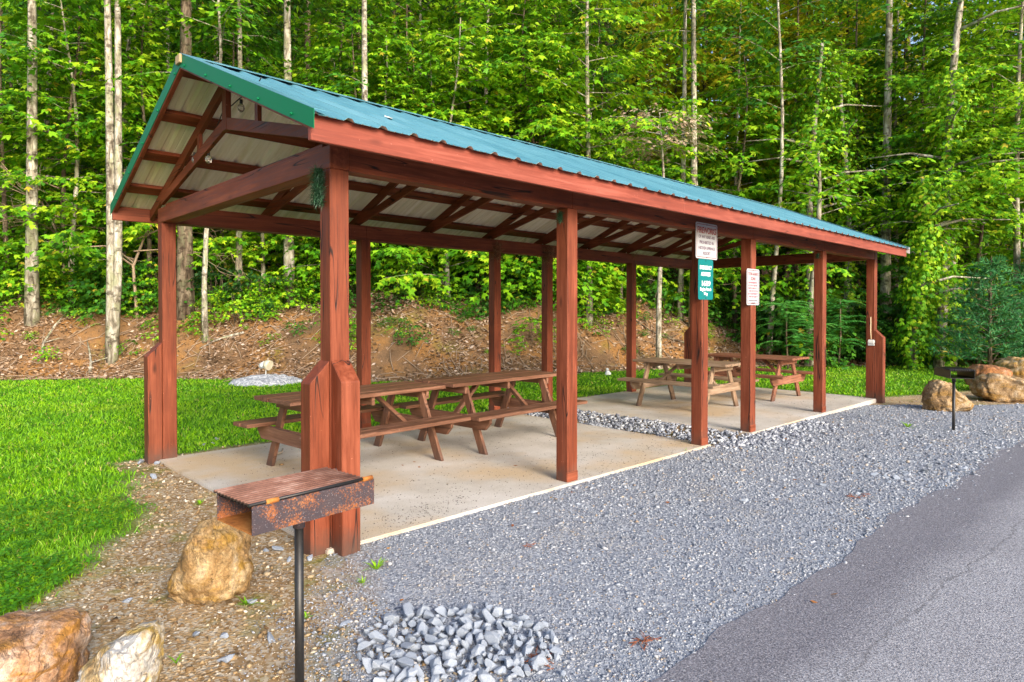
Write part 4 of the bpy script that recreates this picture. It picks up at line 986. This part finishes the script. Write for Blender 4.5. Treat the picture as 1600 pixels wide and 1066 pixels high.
# trunks one can tell apart (photo column, distance, prototype options)
named = [
 (50, 16.9, dict(seed=201, Ht=18, r0=.155, lean=(0, 0), barkmat=BK_PALE), 'pale straight trunk beyond the lawn, nearest the picture edge'),
 (174, 16.3, dict(seed=202, Ht=18, r0=.125, fork=True, barkmat=BK_PALE), 'pale trunk split into two stems beyond the lawn'),
 (76, 21, dict(seed=203, Ht=16, r0=.10, barkmat=BK_PALE, wav=.4), 'thin pale trunk behind the straight edge trunk'),
 (193, 19.5, dict(seed=204, Ht=14, r0=.10, lean=(.045, -.045), barkmat=BK_PALE, wav=.5), 'curved pale trunk leaning past the twin stems'),
 (290, 17.6, dict(seed=205, Ht=18, r0=.215, barkmat=BK_BROWN), 'thick brown trunk behind the rear corner post'),
 (321, 16.9, dict(seed=206, Ht=12, r0=.075, barkmat=BK_PALE, wav=.55), 'slim wavy pale trunk beside the thick brown trunk'),
 (372, 18.4, dict(seed=207, Ht=15, r0=.095, lean=(.01, -.01), barkmat=BK_PALE), 'slim grey trunk seen between the rear posts'),
 (262, 21, dict(seed=208, Ht=16, r0=.09, barkmat=BK_PALE), 'thin pale trunk rising above the gable peak'),
 (318, 22, dict(seed=209, Ht=16, r0=.16, lean=(.05, -.05), barkmat=BK_PALE), 'pale trunk leaning away above the gable'),
 (300, 26, dict(seed=210, Ht=17, r0=.15, barkmat=BK_PALE), 'pale trunk deep in the wood above the gable'),
 (452, 18.6, dict(seed=211, Ht=18, r0=.15, barkmat=BK_PALE), 'straight pale trunk above the ridge near the gable'),
 (483, 20.5, dict(seed=212, Ht=17, r0=.16, barkmat=BK_BROWN), 'mottled trunk just behind the straight one over the ridge'),
 (572, 16.9, dict(seed=213, Ht=18, r0=.105, barkmat=BK_PALE), 'spotted slim trunk among bright maple leaves over the ridge'),
 (615, 22, dict(seed=214, Ht=16, r0=.09, barkmat=BK_BROWN), 'short brownish trunk just over the ridge in leaves'),
 (1062, 20.8, dict(seed=216, Ht=17, r0=.10, lean=(.012, -.012), barkmat=BK_PALE), 'thin leaning trunk beside the withered tree'),
 (1083, 20.4, dict(seed=217, Ht=18, r0=.13, barkmat=BK_PALE), 'pale trunk over the ridge next to the thin leaning one'),
 (1200, 19.8, dict(seed=218, Ht=15, r0=.08, lean=(.03, -.03), barkmat=BK_PALE, wav=.4), 'slim forked pale trunk above the middle of the far roof'),
 (1266, 19.0, dict(seed=220, Ht=6.5, r0=.15, lean=(.02, -.02), barkmat=BK_PALE), 'leaning white trunk seen between the fourth and fifth posts'),
 (1384, 20.4, dict(seed=221, Ht=19, r0=.17, barkmat=BK_PALE), 'tall white trunk beyond the far end of the roof'),
 (1420, 29, dict(seed=222, Ht=19, r0=.19, barkmat=BK_BROWN), 'brown trunk beyond the tall white one'),
 (1345, 31, dict(seed=223, Ht=19, r0=.12, barkmat=BK_BROWN), 'thin dark trunk deep in the evergreens'),
 (132, 24, dict(seed=224, Ht=17, r0=.10, barkmat=BK_BROWN), 'slender trunk in shadow between the edge trunk and the twin stems'),
 (238, 27, dict(seed=225, Ht=18, r0=.12, barkmat=BK_BROWN), 'shadowed trunk deep behind the curved one'),
]
for k, (px, dd, op, lb) in enumerate(named):
    op = dict(op); seed = op.pop('seed'); Ht = op.pop('Ht'); r0 = op.pop('r0'); bm_ = op.pop('barkmat')
    ms = make_tree(seed, Ht, r0, .48, 26, 1.9, .19, [LF_MID, LF_BRIGHT][k % 2], bm_, low=2, twl=.8, sp=.10, dens=1.4, **op)
    p = PX(px, dd); put_tree('forest_tree', lb, 'tree', GRP, ms, p[0], p[1])
# bright understory maples
under = [(-40, 19, 0), (10, 18.2, 1), (112, 17.9, 0), (232, 18.6, 3), (60, 20.5, 3), (185, 21.5, 1), (270, 23, 3), (410, 19.2, 0), (440, 22.5, 3), (350, 20.4, 1), (105, 18.6, 1), (225, 20, 3), (150, 22.5, 2), (20, 23, 4), (390, 21.5, 1), (330, 24, 0), (520, 20, 0), (560, 18.8, 3), (640, 19.5, 1), (700, 18.2, 0), (740, 21, 4), (600, 23, 4), (835, 19.2, 3), (880, 20.4, 1), (800, 22, 4), (930, 21, 4), 
         (1150, 21.5, 3), (1330, 22.8, 1), (1390, 20.6, 2), (1465, 22, 3), (1530, 19.5, 1), (1590, 21.5, 0), (1650, 19.5, 3), (1560, 24.5, 1), (1430, 24, 0), (690, 25, 2), (470, 26, 2), (860, 25, 2)]
where = {0: 'bright broad', 1: 'tall bright', 2: 'dark leaved', 3: 'yellowish green', 4: 'mid green'}
for px, dd, k in under:
    p = PX(px, dd)
    put_tree('maple_sapling', 'young maple with tiers of fresh green leaves along the wood edge', 'tree', 'young maples along the wood edge', UNDER[k], p[0], p[1], random.uniform(0, 6.28), random.uniform(.88, 1.12))
for k in range(30):
    px = -30+k*56+random.uniform(-18, 18); dd = random.uniform(22, 27); p = PX(px, dd)
    if 960 < px < 1400: continue
    put_tree('maple_sapling', 'young maple with tiers of fresh green leaves along the wood edge', 'tree', 'young maples along the wood edge', UNDER[random.choice((0, 1, 3, 4, 2) if px > 430 else (2, 4, 0))], p[0], p[1], random.uniform(0, 6.28), random.uniform(.95, 1.25))
for px, dd, k in ((1150, 24, 0), (1240, 25, 1), (1340, 21.8, 1), (1400, 21.5, 0), (1440, 20.2, 1), (1490, 19.4, 0), (1530, 20.6, 1), (1590, 18.6, 0), (1640, 20, 1), (660, 21, 0), (560, 22, 1), (760, 19.6, 0), (840, 20.4, 1), (920, 19.2, 0)):
    p = PX(px, dd); put_tree('bright_maple', 'bright leaved maple with its crown held high over the wood edge', 'tree', 'bright maples over the wood edge', TALLB[k], p[0], p[1], random.uniform(0, 6.28), random.uniform(.9, 1.1))
for px, dd, k in ((690, 19.0, 0), (745, 19.3, 3), (800, 19.6, 1), (640, 19.2, 1), (590, 18.9, 0), (910, 20.2, 0), (860, 19.6, 3), (540, 19.2, 3), (970, 20.8, 0), (1090, 21.4, 0)):
    p = PX(px, dd); put_tree('maple_sapling', 'young maple with tiers of fresh green leaves along the wood edge', 'tree', 'young maples along the wood edge', UNDER[k], p[0], p[1], random.uniform(0, 6.28), random.uniform(.75, 1.0))
# withered tree
ms = make_tree(301, 7.2, .09, .84, 24, 1.4, .13, LF_DEAD, BK_PALE, shape='tall', twl=.6, sp=.06)
p = PX(1030, 18.2); put_tree('withered_tree', 'tree with pinkish brown withered leaves above the ridge', 'tree', GRP, ms, p[0], p[1], 1.0)
# vine covered trunks
def vine_tree(seed, Ht, r0, lean, Rv, n, top):
    r = np.random.default_rng(seed); b = MB(); path = trunk_path(r, Ht, lean, .2); path[0][2] = -.4
    b.tube(path, [r0*(1-.6*k/8) for k in range(9)], 9); lv = Leaves()
    for k in range(6): # bare limbs
        t = r.uniform(.35, .8); p0 = along(path, t); az = r.uniform(0, 6.28); b.tube([p0, p0+np.array([math.cos(az)*.9, math.sin(az)*.9, .25]), p0+np.array([math.cos(az)*2, math.sin(az)*2, .2])], [.05, .03, .012], 6)
    m = n; t = r.uniform(.03, top, m)**.9; az = r.uniform(0, 6.28, m); rr_ = Rv*(.35+.65*np.abs(np.sin(t*14+seed)))*r.uniform(.25, 1, m)
    C = np.array([along(path, q) for q in t])+np.stack([np.cos(az)*rr_, np.sin(az)*rr_, r.normal(0, .1, m)], -1)
    O = np.stack([np.cos(az), np.sin(az), 0*az], -1)
    lv.add(C, O*.5+np.stack([r.normal(0, .4, m), r.normal(0, .4, m), r.normal(-.8, .3, m)], -1), O+np.stack([r.normal(0, .3, m), r.normal(0, .3, m), r.uniform(.2, .7, m)], -1), .14*r.uniform(.6, 1.2, m))
    for k in range(14):
        tt = r.uniform(top*.7, 1); spray(r, lv, along(path, tt), r.uniform(0, 6.28), r.uniform(.8, 1.7), .3, .35, .14, .6, .08, b)
    return b.mesh('trunk', BK_PALE), lv.mesh('crown', LF_BRIGHT, .7, True)
p = PX(1424, 17.9); put_tree('vine_covered_tree', 'slender trunk wrapped in bright creeper beyond the far corner post', 'tree', GRP, vine_tree(401, 5.4, .10, (.06, -.055), .62, 3200, .97), p[0], p[1])
p = PX(1466, 18.4); put_tree('vine_covered_tree', 'leaning pale trunk with creeper and bare limbs above the far grill', 'tree', GRP, vine_tree(402, 13, .15, (.045, -.04), .75, 3000, .62), p[0], p[1])
p = PX(1262, 20.0); put_tree('vine_covered_tree', 'tall column of creeper above the far half of the roof', 'tree', GRP, vine_tree(403, 9.5, .12, (.02, -.02), .8, 2200, 1), p[0], p[1])
p = PX(1322, 20.6); put_tree('vine_covered_tree', 'second creeper column beside the tall one over the roof', 'tree', GRP, vine_tree(404, 9, .12, (0, 0), .7, 1800, 1), p[0], p[1])
# big leaved creeper mound over the ridge
mound = make_shrub(71, 4.2, 2.0, 120, .19, LF_BRIGHT, True, .35)
for px, dd, s_, lb in ((790, 19.3, 1.2, 'tall mound of big leaved creeper over the ridge'), (880, 19.6, 1.05, 'lower creeper mound beside the tall one over the ridge')):
    p = PX(px, dd); put_shrub('creeper_mound', lb, 'creeper', 'creeper mounds behind the roof', mound, p[0], p[1], random.uniform(0, 6), s_)
# evergreens and the hillside wood
for px, dd, k in ((1330, 26, 0), (1250, 28, 1), (1420, 25, 1), (1480, 27, 0), (1560, 25, 1), (1180, 31, 0), (640, 30, 0), (1000, 31, 1), (90, 29, 0), (250, 31, 1), (420, 32, 0), (1375, 22.6, 1), (1445, 21.6, 1), (1510, 22.4, 1), (1610, 23, 0), (-20, 27, 1)):
    p = PX(px, dd); put_tree('hemlock_tree', 'dark evergreen with drooping tiers standing inside the wood', 'tree', 'dark evergreens inside the wood', HEM[k], p[0], p[1], random.uniform(0, 6), random.uniform(.85, 1.15)*(.62 if 1100 < px else 1))
for k in range(16):
    px, dd = 1060+k*19+random.uniform(-10, 10), random.uniform(24.5, 34); p = PX(px, dd)
    put_tree('forest_tree', 'yellow green tree high on the hillside, coloured as if sunlit', 'tree', 'sunlit trees high on the hillside', YELT[k % 2], p[0], p[1], random.uniform(0, 6), random.uniform(.8, 1.1))
rr = random.Random(11); cnt = 0; pts_ = []
while cnt < 150:
    dd = 25+42*rr.random()**1.3; a = rr.uniform(-.92, .92)*dd
    if any((a-u)**2+(dd-v)**2 < 3.6 for u, v in pts_): continue
    cnt += 1
    if .25 < a/dd < .62 and rr.random() < .85: continue
    pts_.append((a, dd)); p = AD(a, dd)
    if a > .12*dd and dd > 33 and rr.random() < .6:
        put_tree('forest_tree', 'yellow green tree high on the hillside, coloured as if sunlit', 'tree', 'sunlit trees high on the hillside', YELT[rr.randrange(2)], p[0], p[1], rr.uniform(0, 6), rr.uniform(.75, 1.1)); continue
    if rr.random() < .74: put_tree('forest_tree', 'tall forest tree standing among many on the hillside', 'tree', 'tall trees deep in the hillside wood', TALL[rr.choice((0, 1, 2, 3, 3, 2))], p[0], p[1], rr.uniform(0, 6), rr.uniform(.8, 1.15), (rr.gauss(0, .03), rr.gauss(0, .03)))
    else: put_tree('maple_sapling', 'leafy understorey tree deep in the hillside wood', 'tree', 'understorey trees deep in the wood', UNDER[rr.randrange(5)], p[0], p[1], rr.uniform(0, 6), rr.uniform(.8, 1.3))
# far mass of the wood
r = np.random.default_rng(5); n = 90000
dd = r.uniform(48, 84, n); a = r.uniform(-1, 1, n)*dd*.95; cl = np.sin(a*.5+2*np.sin(dd*.3))+np.sin(a*.23+dd*.41)
hh = r.uniform(0, 1, n)**.8*(15+3*cl)*np.where((a/dd > .22) & (a/dd < .64), .22, np.where(a > 12, .75, 1))
lv = Leaves(); xy = CAM[None, :2]+FW[None]*dd[:, None]+RT[None]*a[:, None]
lv.add(np.stack([xy[:, 0], xy[:, 1], hill(a, dd)+hh], -1), np.stack([r.normal(0, 1, n), r.normal(0, 1, n), r.normal(-.3, .5, n)], -1), np.stack([r.normal(0, .6, n), r.normal(0, .6, n)-.3, r.uniform(.2, 1, n)], -1), r.uniform(.4, .9, n))
link('distant_wood', lv.mesh('distant_wood', LF_DEEP, .7), None, kind='stuff', label='far mass of foliage along the top of the hillside', cat='wood')
# shrubs at the wood edge
for k in range(74):
    px = -60+k*17.5+random.uniform(-14, 14); a = (px-800)/F*17; dd = float(Df(a))+random.choice((2.7, 3.2, 3.8, 4.6, 5.8))+random.uniform(-.3, .4)
    if px > 1180: dd = float(Df((px-800)/F*19.5))+random.uniform(.6, 3.4)
    p = PX(px, dd); s_ = random.uniform(.55, 1.05)*(1.15 if px > 1010 else .9)
    put_shrub('shrub', 'leafy green shrub along the top of the bare bank', 'shrub', 'shrubs along the wood edge', SHRUB[random.choice((0, 0, 1, 2, 2, 3, 4) if px < 1180 else (1, 2, 4, 4, 2, 4))], p[0], p[1], random.uniform(0, 6), s_)
for k in range(40):
    px = 1185+k*12+random.uniform(-6, 6); dd = float(Df((px-800)/F*19.8))+random.uniform(.5, 2.0); p = PX(px, dd)
    put_shrub('shrub', 'dark leafy shrub crowding the far lawn edge', 'shrub', 'shrubs crowding the far lawn edge', SHRUB[random.choice((4, 4, 2, 1))], p[0], p[1], random.uniform(0, 6), random.uniform(.8, 1.35))
for k in range(80):
    px = random.uniform(-40, 1150); a = (px-800)/F*16.5; dd = float(Df(a))+.7+2.1*random.random()**.55; p = PX(px, dd)
    put_shrub('seedling', 'small green seedling growing on the bare bank', 'seedling', 'seedlings on the bare bank', SHRUB[random.choice((1, 3, 3, 0))], p[0], p[1], random.uniform(0, 6), random.choice((.16, .22, .3, .42, .55)))
p = PX(372, float(Df(-6.6))+2.0); put_shrub('shrub', 'single round bush low on the bank between the rear posts', 'shrub', 'shrubs along the wood edge', SHRUB[0], p[0], p[1], 1, .62)
for k in range(26):
    px = -50+k*21+random.uniform(-9, 9); dd = float(Df((px-800)/F*17))+random.uniform(2.3, 3.4); p = PX(px, dd)
    put_shrub('shrub', 'leafy green shrub along the top of the bare bank', 'shrub', 'shrubs along the wood edge', SHRUB[random.choice((0, 3, 0, 1, 3))], p[0], p[1], random.uniform(0, 6), random.uniform(.5, .95))
# feathery sea-green saplings
def feathery(seed, n, Ht):
    r = np.random.default_rng(seed); lv = Leaves(); b = MB(); b.tube([(0, 0, -.2), (.05, .02, Ht*.5), (.02, .08, Ht)], [.03, .024, .012], 6)
    for k in range(n):
        az = r.uniform(0, 6.28); p0 = np.array([.03, .03, Ht*r.uniform(.35, 1)]); L = r.uniform(.6, 1.05); h = np.array([math.cos(az), math.sin(az), 0]); q = np.array([-h[1], h[0], 0])
        t = np.linspace(.15, 1, 15); P = p0+h*(L*t)[:, None]+np.stack([0*t, 0*t, .45*L*t-.55*L*t*t], -1)
        for sd in (-1, 1):
            lv.add(P, q[None]*sd+h[None]*.45+np.stack([0*t, 0*t, -.15+0*t], -1), np.stack([r.normal(0, .2, 15), r.normal(0, .2, 15), np.ones(15)], -1), .20*(1.15-.6*t))
    return b.mesh('stem', BK_BROWN), lv.mesh('foliage', LF_FEATH, .3)
fm = feathery(5, 46, 1.9)
for px, dd, s_, lb in ((1232, 18.1, 1.0, 'feathery sea green sapling behind the fifth post'), (1310, 18.6, 1.05, 'feathery sea green sapling between the last two posts'), (1275, 17.9, .7, 'low feathery sapling in front of the white trunk')):
    p = PX(px, dd); put_shrub('feathery_sapling', lb, 'sapling', 'feathery saplings at the lawn edge', fm, p[0], p[1], random.uniform(0, 6), s_)
# young pine
def pine(seed, Ht):
    r = np.random.default_rng(seed); b = MB(); b.tube([(0, 0, -.2), (0, .02, Ht*.5), (.02, 0, Ht)], [.06, .04, .012], 7); V = []; 
    for k in range(58):
        u = k/58; z = Ht*(.12+.85*u); az = k*2.4; L = (1.35*(1-u)+.25)*r.uniform(.75, 1.1); h = np.array([math.cos(az), math.sin(az), .22])
        b.tube([(0, 0, z), tuple(np.array([0, 0, z])+h*L)], [.014, .005], 4, False)
        for t in np.linspace(.3, 1, max(3, int(L*6))):
            for sd in ((0,) if t > .95 else (-1, 1)):
                c = np.array([0, 0, z])+h*L*t+np.array([-h[1], h[0], 0])*sd*.18*L
                m = 15; dv = r.normal(0, 1, (m, 3))+h[None]*1.1+np.array([[0, 0, .3]]); dv /= np.linalg.norm(dv, axis=1, keepdims=True)
                s_ = np.cross(dv, r.normal(0, 1, (m, 3))); s_ /= np.linalg.norm(s_, axis=1, keepdims=True)
                V.append(np.stack([c-s_*.013, c+s_*.013, c+dv*.19*r.uniform(.7, 1.2, (m, 1))], 1))
    V = np.concatenate(V).reshape(-1, 3)
    return b.mesh('trunk', BK_BROWN), np_mesh('crown', V, np.arange(len(V)).reshape(-1, 3), LF_PINE)
pm = pine(3, 3.1)
p = PX(1548, 16.6); put_tree('young_pine', 'blue green young pine behind the far boulders', 'tree', 'young pines', pm, p[0], p[1])
p = PX(1625, 18); put_tree('young_pine', 'taller young pine partly outside the picture edge', 'tree', 'young pines', pm, p[0], p[1], 2, 1.15)
ymp = make_shrub(81, 1.6, 1.1, 30, .10, LF_YEL)
p = PX(1500, 20.2); put_shrub('shrub', 'yellowing shrub between the creeper trunk and the young pine', 'shrub', 'yellowing shrubs', ymp, p[0], p[1], 0, 1.2, .7)
p = PX(1580, 19.5); put_shrub('shrub', 'yellow topped shrub above the young pine', 'shrub', 'yellowing shrubs', ymp, p[0], p[1], 2, 1.0, 1.3)
# bare branches in the shade at the left
def dead_branches(seed):
    r = np.random.default_rng(seed); b = MB()
    def grow(p, dv, L, rad, lev):
        q = p+dv*L*.5+r.normal(0, .06*L, 3); e = p+dv*L+r.normal(0, .1*L, 3); b.tube([p, q, e], [rad, rad*.8, rad*.5], 4, False)
        if lev:
            for k in range(3):
                d2 = dv+r.normal(0, .55, 3); d2 /= np.linalg.norm(d2); grow(q if k == 0 else e, d2, L*.62, rad*.55, lev-1)
    grow(np.array([0, 0, -.2]), np.array([.1, .1, 1.]), 2.4, .045, 1)
    for k in range(7):
        dv = r.normal(0, 1, 3); dv[2] = r.uniform(-.1, .5); dv /= np.linalg.norm(dv); grow(np.array([.1, .1, r.uniform(1.2, 3.2)]), dv, 1.3, .022, 3)
    return b.mesh('dead_shrub', TWIG)
dm = dead_branches(4)
for px, dd, lb in ((215, 17.6, 'tangle of bare twigs beside the twin pale stems'), (100, 18.4, 'bare twiggy shrub between the edge trunk and twin stems')):
    p = PX(px, dd); o = link('dead_shrub', dm, None, label=lb, cat='dead shrub', group='bare twiggy shrubs'); o.location = (p[0], p[1], float(gz(p[0], p[1]))); o.rotation_euler = (0, 0, random.uniform(0, 6)); o.scale = (1.15,)*3
# leaf cover and litter
r = np.random.default_rng(9); n = 90000; a = r.uniform(-20, 22, n); t = 2.2+9*r.random(n)**1.4; dd = Df(a)+t
keep = (np.sin(a*1.7+t)+np.sin(a*.6-t*1.9)+r.normal(0, .7, n)) > .1; a, dd, n = a[keep], dd[keep], keep.sum()
xy = CAM[None, :2]+FW[None]*dd[:, None]+RT[None]*a[:, None]; lv = Leaves()
lv.add(np.stack([xy[:, 0], xy[:, 1], gz(xy[:, 0], xy[:, 1])+r.uniform(.02, .4, n)**1.3], -1), np.stack([r.normal(0, 1, n), r.normal(0, 1, n), r.normal(-.3, .3, n)], -1), np.stack([r.normal(0, .4, n)-.25, r.normal(0, .4, n)-.25, np.ones(n)], -1), r.uniform(.06, .15, n))
link('undergrowth', lv.mesh('undergrowth', LF_MID, .7, True), None, kind='stuff', label='low leafy ground cover under the trees', cat='undergrowth')
n = 95000; a = r.uniform(-18, 12, n); t = -.15+5.2*r.random(n); dd = Df(a)+t
keep = (np.sin(a*1.1+t*2.2)+np.sin(a*2.3-t*1.3)+r.normal(0, .9, n)) > -.6; a, dd, n = a[keep], dd[keep], keep.sum()
xy = CAM[None, :2]+FW[None]*dd[:, None]+RT[None]*a[:, None]; lv = Leaves()
lv.add(np.stack([xy[:, 0], xy[:, 1], gz(xy[:, 0], xy[:, 1])+.012+r.uniform(0, .02, n)], -1), np.stack([r.normal(0, 1, n), r.normal(0, 1, n), r.normal(0, .35, n)], -1), np.stack([r.normal(0, .5, n)-.3, r.normal(0, .5, n)-.3, np.ones(n)], -1), r.uniform(.05, .13, n))
link('leaf_litter', lv.mesh('leaf_litter', LITTER, .55), None, kind='stuff', label='dry fallen leaves covering the orange bank', cat='leaf litter')
b = MB()
for k in range(900):
    a = random.uniform(-17, 11); t = random.uniform(-.1, 3.2); dd = float(Df(a))+t; p = AD(a, dd); l = random.uniform(.15, .8); az = random.uniform(0, 6.28); q = (p[0]+l*math.cos(az), p[1]+l*math.sin(az))
    m_ = ((p[0]+q[0])/2+random.gauss(0, .05), (p[1]+q[1])/2+random.gauss(0, .05))
    b.tube([(p[0], p[1], float(gz(*p))+.02), (*m_, float(gz(*m_))+.05), (*q, float(gz(*q))+.03)], [.009, .011, .005], 4, False)
b.build('twig_litter', TWIG, None, kind='stuff', label='thin dead twigs strewn over the bank', cat='twigs')
for k, (px, t, l, az, lb) in enumerate(((1035, 1.7, 1.6, 2.2, 'dead branch lying down the bank behind the sign posts'), (990, 2.1, 1.3, .6, 'dead branch along the bank behind the fifth rear post'), (345, 1.3, 1.0, 2.6, 'pale branch on the bank between the rear posts'), (140, .9, 1.1, 1.4, 'forked dead branch on the bank below the twin stems'), (80, 1.5, 1.2, .9, 'thin dead branch on the bank nearest the edge trunk'))):
    dd = float(Df((px-800)/F*16.5))+t; p = PX(px, dd); b = MB(); P_ = []
    for s_ in (0, .35, .7, 1):
        q = (p[0]+(s_-.5)*l*math.cos(az)+random.gauss(0, .04), p[1]+(s_-.5)*l*math.sin(az)+random.gauss(0, .04)); P_.append((*q, float(gz(*q))+.05))
    b.tube(P_, [.035, .03, .022, .012], 6); b.tube([P_[1], (P_[1][0]+.3, P_[1][1]-.25, P_[1][2]+.12)], [.02, .008], 5)
    b.build('fallen_branch', BK_PALE if k > 1 else BK_BROWN, None, label=lb, cat='branch', group='dead branches on the bank')
# a few fallen leaves on the gravel, slabs and drive
n = 60; x, y, d = cam_sample(n, 2.4, 12); mk = (lawn(x, y) < .5) & (y < 3.6); x, y, n = x[mk], y[mk], int(mk.sum()); lv = Leaves()
z = np.where((x > 0) & (x < 10.8) & (y > 0) & ~((x > 4.88) & (x < 5.85)), .006, gz(x, y)+.024)
lv.add(np.stack([x, y, z], -1), np.stack([r.normal(0, 1, n), r.normal(0, 1, n), r.normal(0, .15, n)], -1), np.stack([r.normal(0, .3, n), r.normal(0, .3, n), np.ones(n)], -1), r.uniform(.025, .055, n))
link('fallen_leaves', lv.mesh('fallen_leaves', grit('fallen_leaf', [(0, (.16, .05, .02)), (.5, (.36, .15, .04)), (.8, (.46, .28, .07)), (1, (.40, .30, .20))]), .6), None, kind='stuff', label='scattered dry leaves on the gravel and concrete', cat='leaves')
# weeds in the gravel
def weed(px, py, s_, lb, k):
    r = np.random.default_rng(k); p = U0(px, py, -.025); V, T = [], []
    for j in range(16):
        az = r.uniform(0, 6.28); L = s_*r.uniform(.5, 1.1); h = np.array([math.cos(az), math.sin(az), r.uniform(.25, 1.6)]); h /= np.linalg.norm(h); sd = np.array([-h[1], h[0], 0]); sd = sd/np.linalg.norm(sd)*s_*.045
        c = np.zeros(3); m = h*L*.55; e = h*L+np.array([0, 0, -.2*L]); o_ = len(V); V += [c-sd*.6, c+sd*.6, m+sd, m-sd, e]; T += [(o_, o_+1, o_+2), (o_, o_+2, o_+3), (o_+3, o_+2, o_+4)]
    o = link('weed', np_mesh('weed', np.array(V), np.array(T), GRASS), None, label=lb, cat='weed', group='weeds in the gravel'); o.location = (p[0], p[1], float(gz(p[0], p[1])))
weed(588, 890, .12, 'thin weed in gravel beside the near corner post', 1); weed(568, 912, .07, 'low weed on gravel just below the thin weed', 2); weed(1418, 666, .16, 'weed in gravel before the far corner post', 3); weed(478, 966, .06, 'tiny weed next to the grill pole', 4)
weed(385, 945, .10, 'grass tuft at the foot of the tan boulder', 5); weed(275, 1035, .06, 'small green weed by the white topped boulder', 6); weed(312, 788, .09, 'grass tuft on the dirt beside the near slab', 7); weed(1071, 707, .08, 'weed at the slab edge under the fireworks sign', 8)

# ------------------------------------------------------------------ light, sky, camera
SUN_EL, SUN_AZ = R(23), (-.22, -1.0)
w = bpy.data.worlds.new('World'); sc.world = w; w.use_nodes = True; nt = w.node_tree
sky = nt.nodes.new('ShaderNodeTexSky'); sky.sky_type = 'NISHITA'; sky.sun_disc = False; sky.sun_elevation = SUN_EL
sky.sun_rotation = math.atan2(SUN_AZ[0], SUN_AZ[1]); sky.air_density = 1.0; sky.dust_density = 2.5; sky.ozone_density = 1.0
nt.links.new(sky.outputs[0], nt.nodes['Background'].inputs[0]); nt.nodes['Background'].inputs[1].default_value = .125
sl = bpy.data.lights.new('sun', 'SUN'); sl.energy = 1.5; sl.angle = R(24); sl.color = (1, .93, .82)
so = bpy.data.objects.new('sun', sl); COL.objects.link(so)
dv = Vector((SUN_AZ[0], SUN_AZ[1], 0)).normalized()*math.cos(SUN_EL)+Vector((0, 0, math.sin(SUN_EL)))
so.rotation_euler = dv.to_track_quat('Z', 'Y').to_euler(); so.location = dv*30
cam = bpy.data.cameras.new('camera'); co = bpy.data.objects.new('camera', cam); COL.objects.link(co)
cam.sensor_width = 36; cam.lens = 36*F/1600; cam.shift_y = (499.4-533)/1600; cam.clip_end = 3000; cam.clip_start = .05
pit = R(-.63); fw = Vector((FW[0]*math.cos(pit), FW[1]*math.cos(pit), math.sin(pit)))
co.location = CAM; co.rotation_euler = fw.to_track_quat('-Z', 'Y').to_euler(); sc.camera = co
vs = sc.view_settings; vs.view_transform = 'Standard'; vs.look = 'None'; vs.exposure = 1.58; vs.gamma = 1; vs.use_curve_mapping = False
sc.render.engine = 'CYCLES'; cy = sc.cycles
cy.max_bounces = 8; cy.diffuse_bounces = 4; cy.glossy_bounces = 2; cy.transmission_bounces = 4; cy.transparent_max_bounces = 4; cy.caustics_reflective = False; cy.caustics_refractive = False
cy.use_denoising = True
try: cy.denoiser = 'OPENIMAGEDENOISE'; cy.denoising_input_passes = 'RGB_ALBEDO_NORMAL'
except Exception: pass
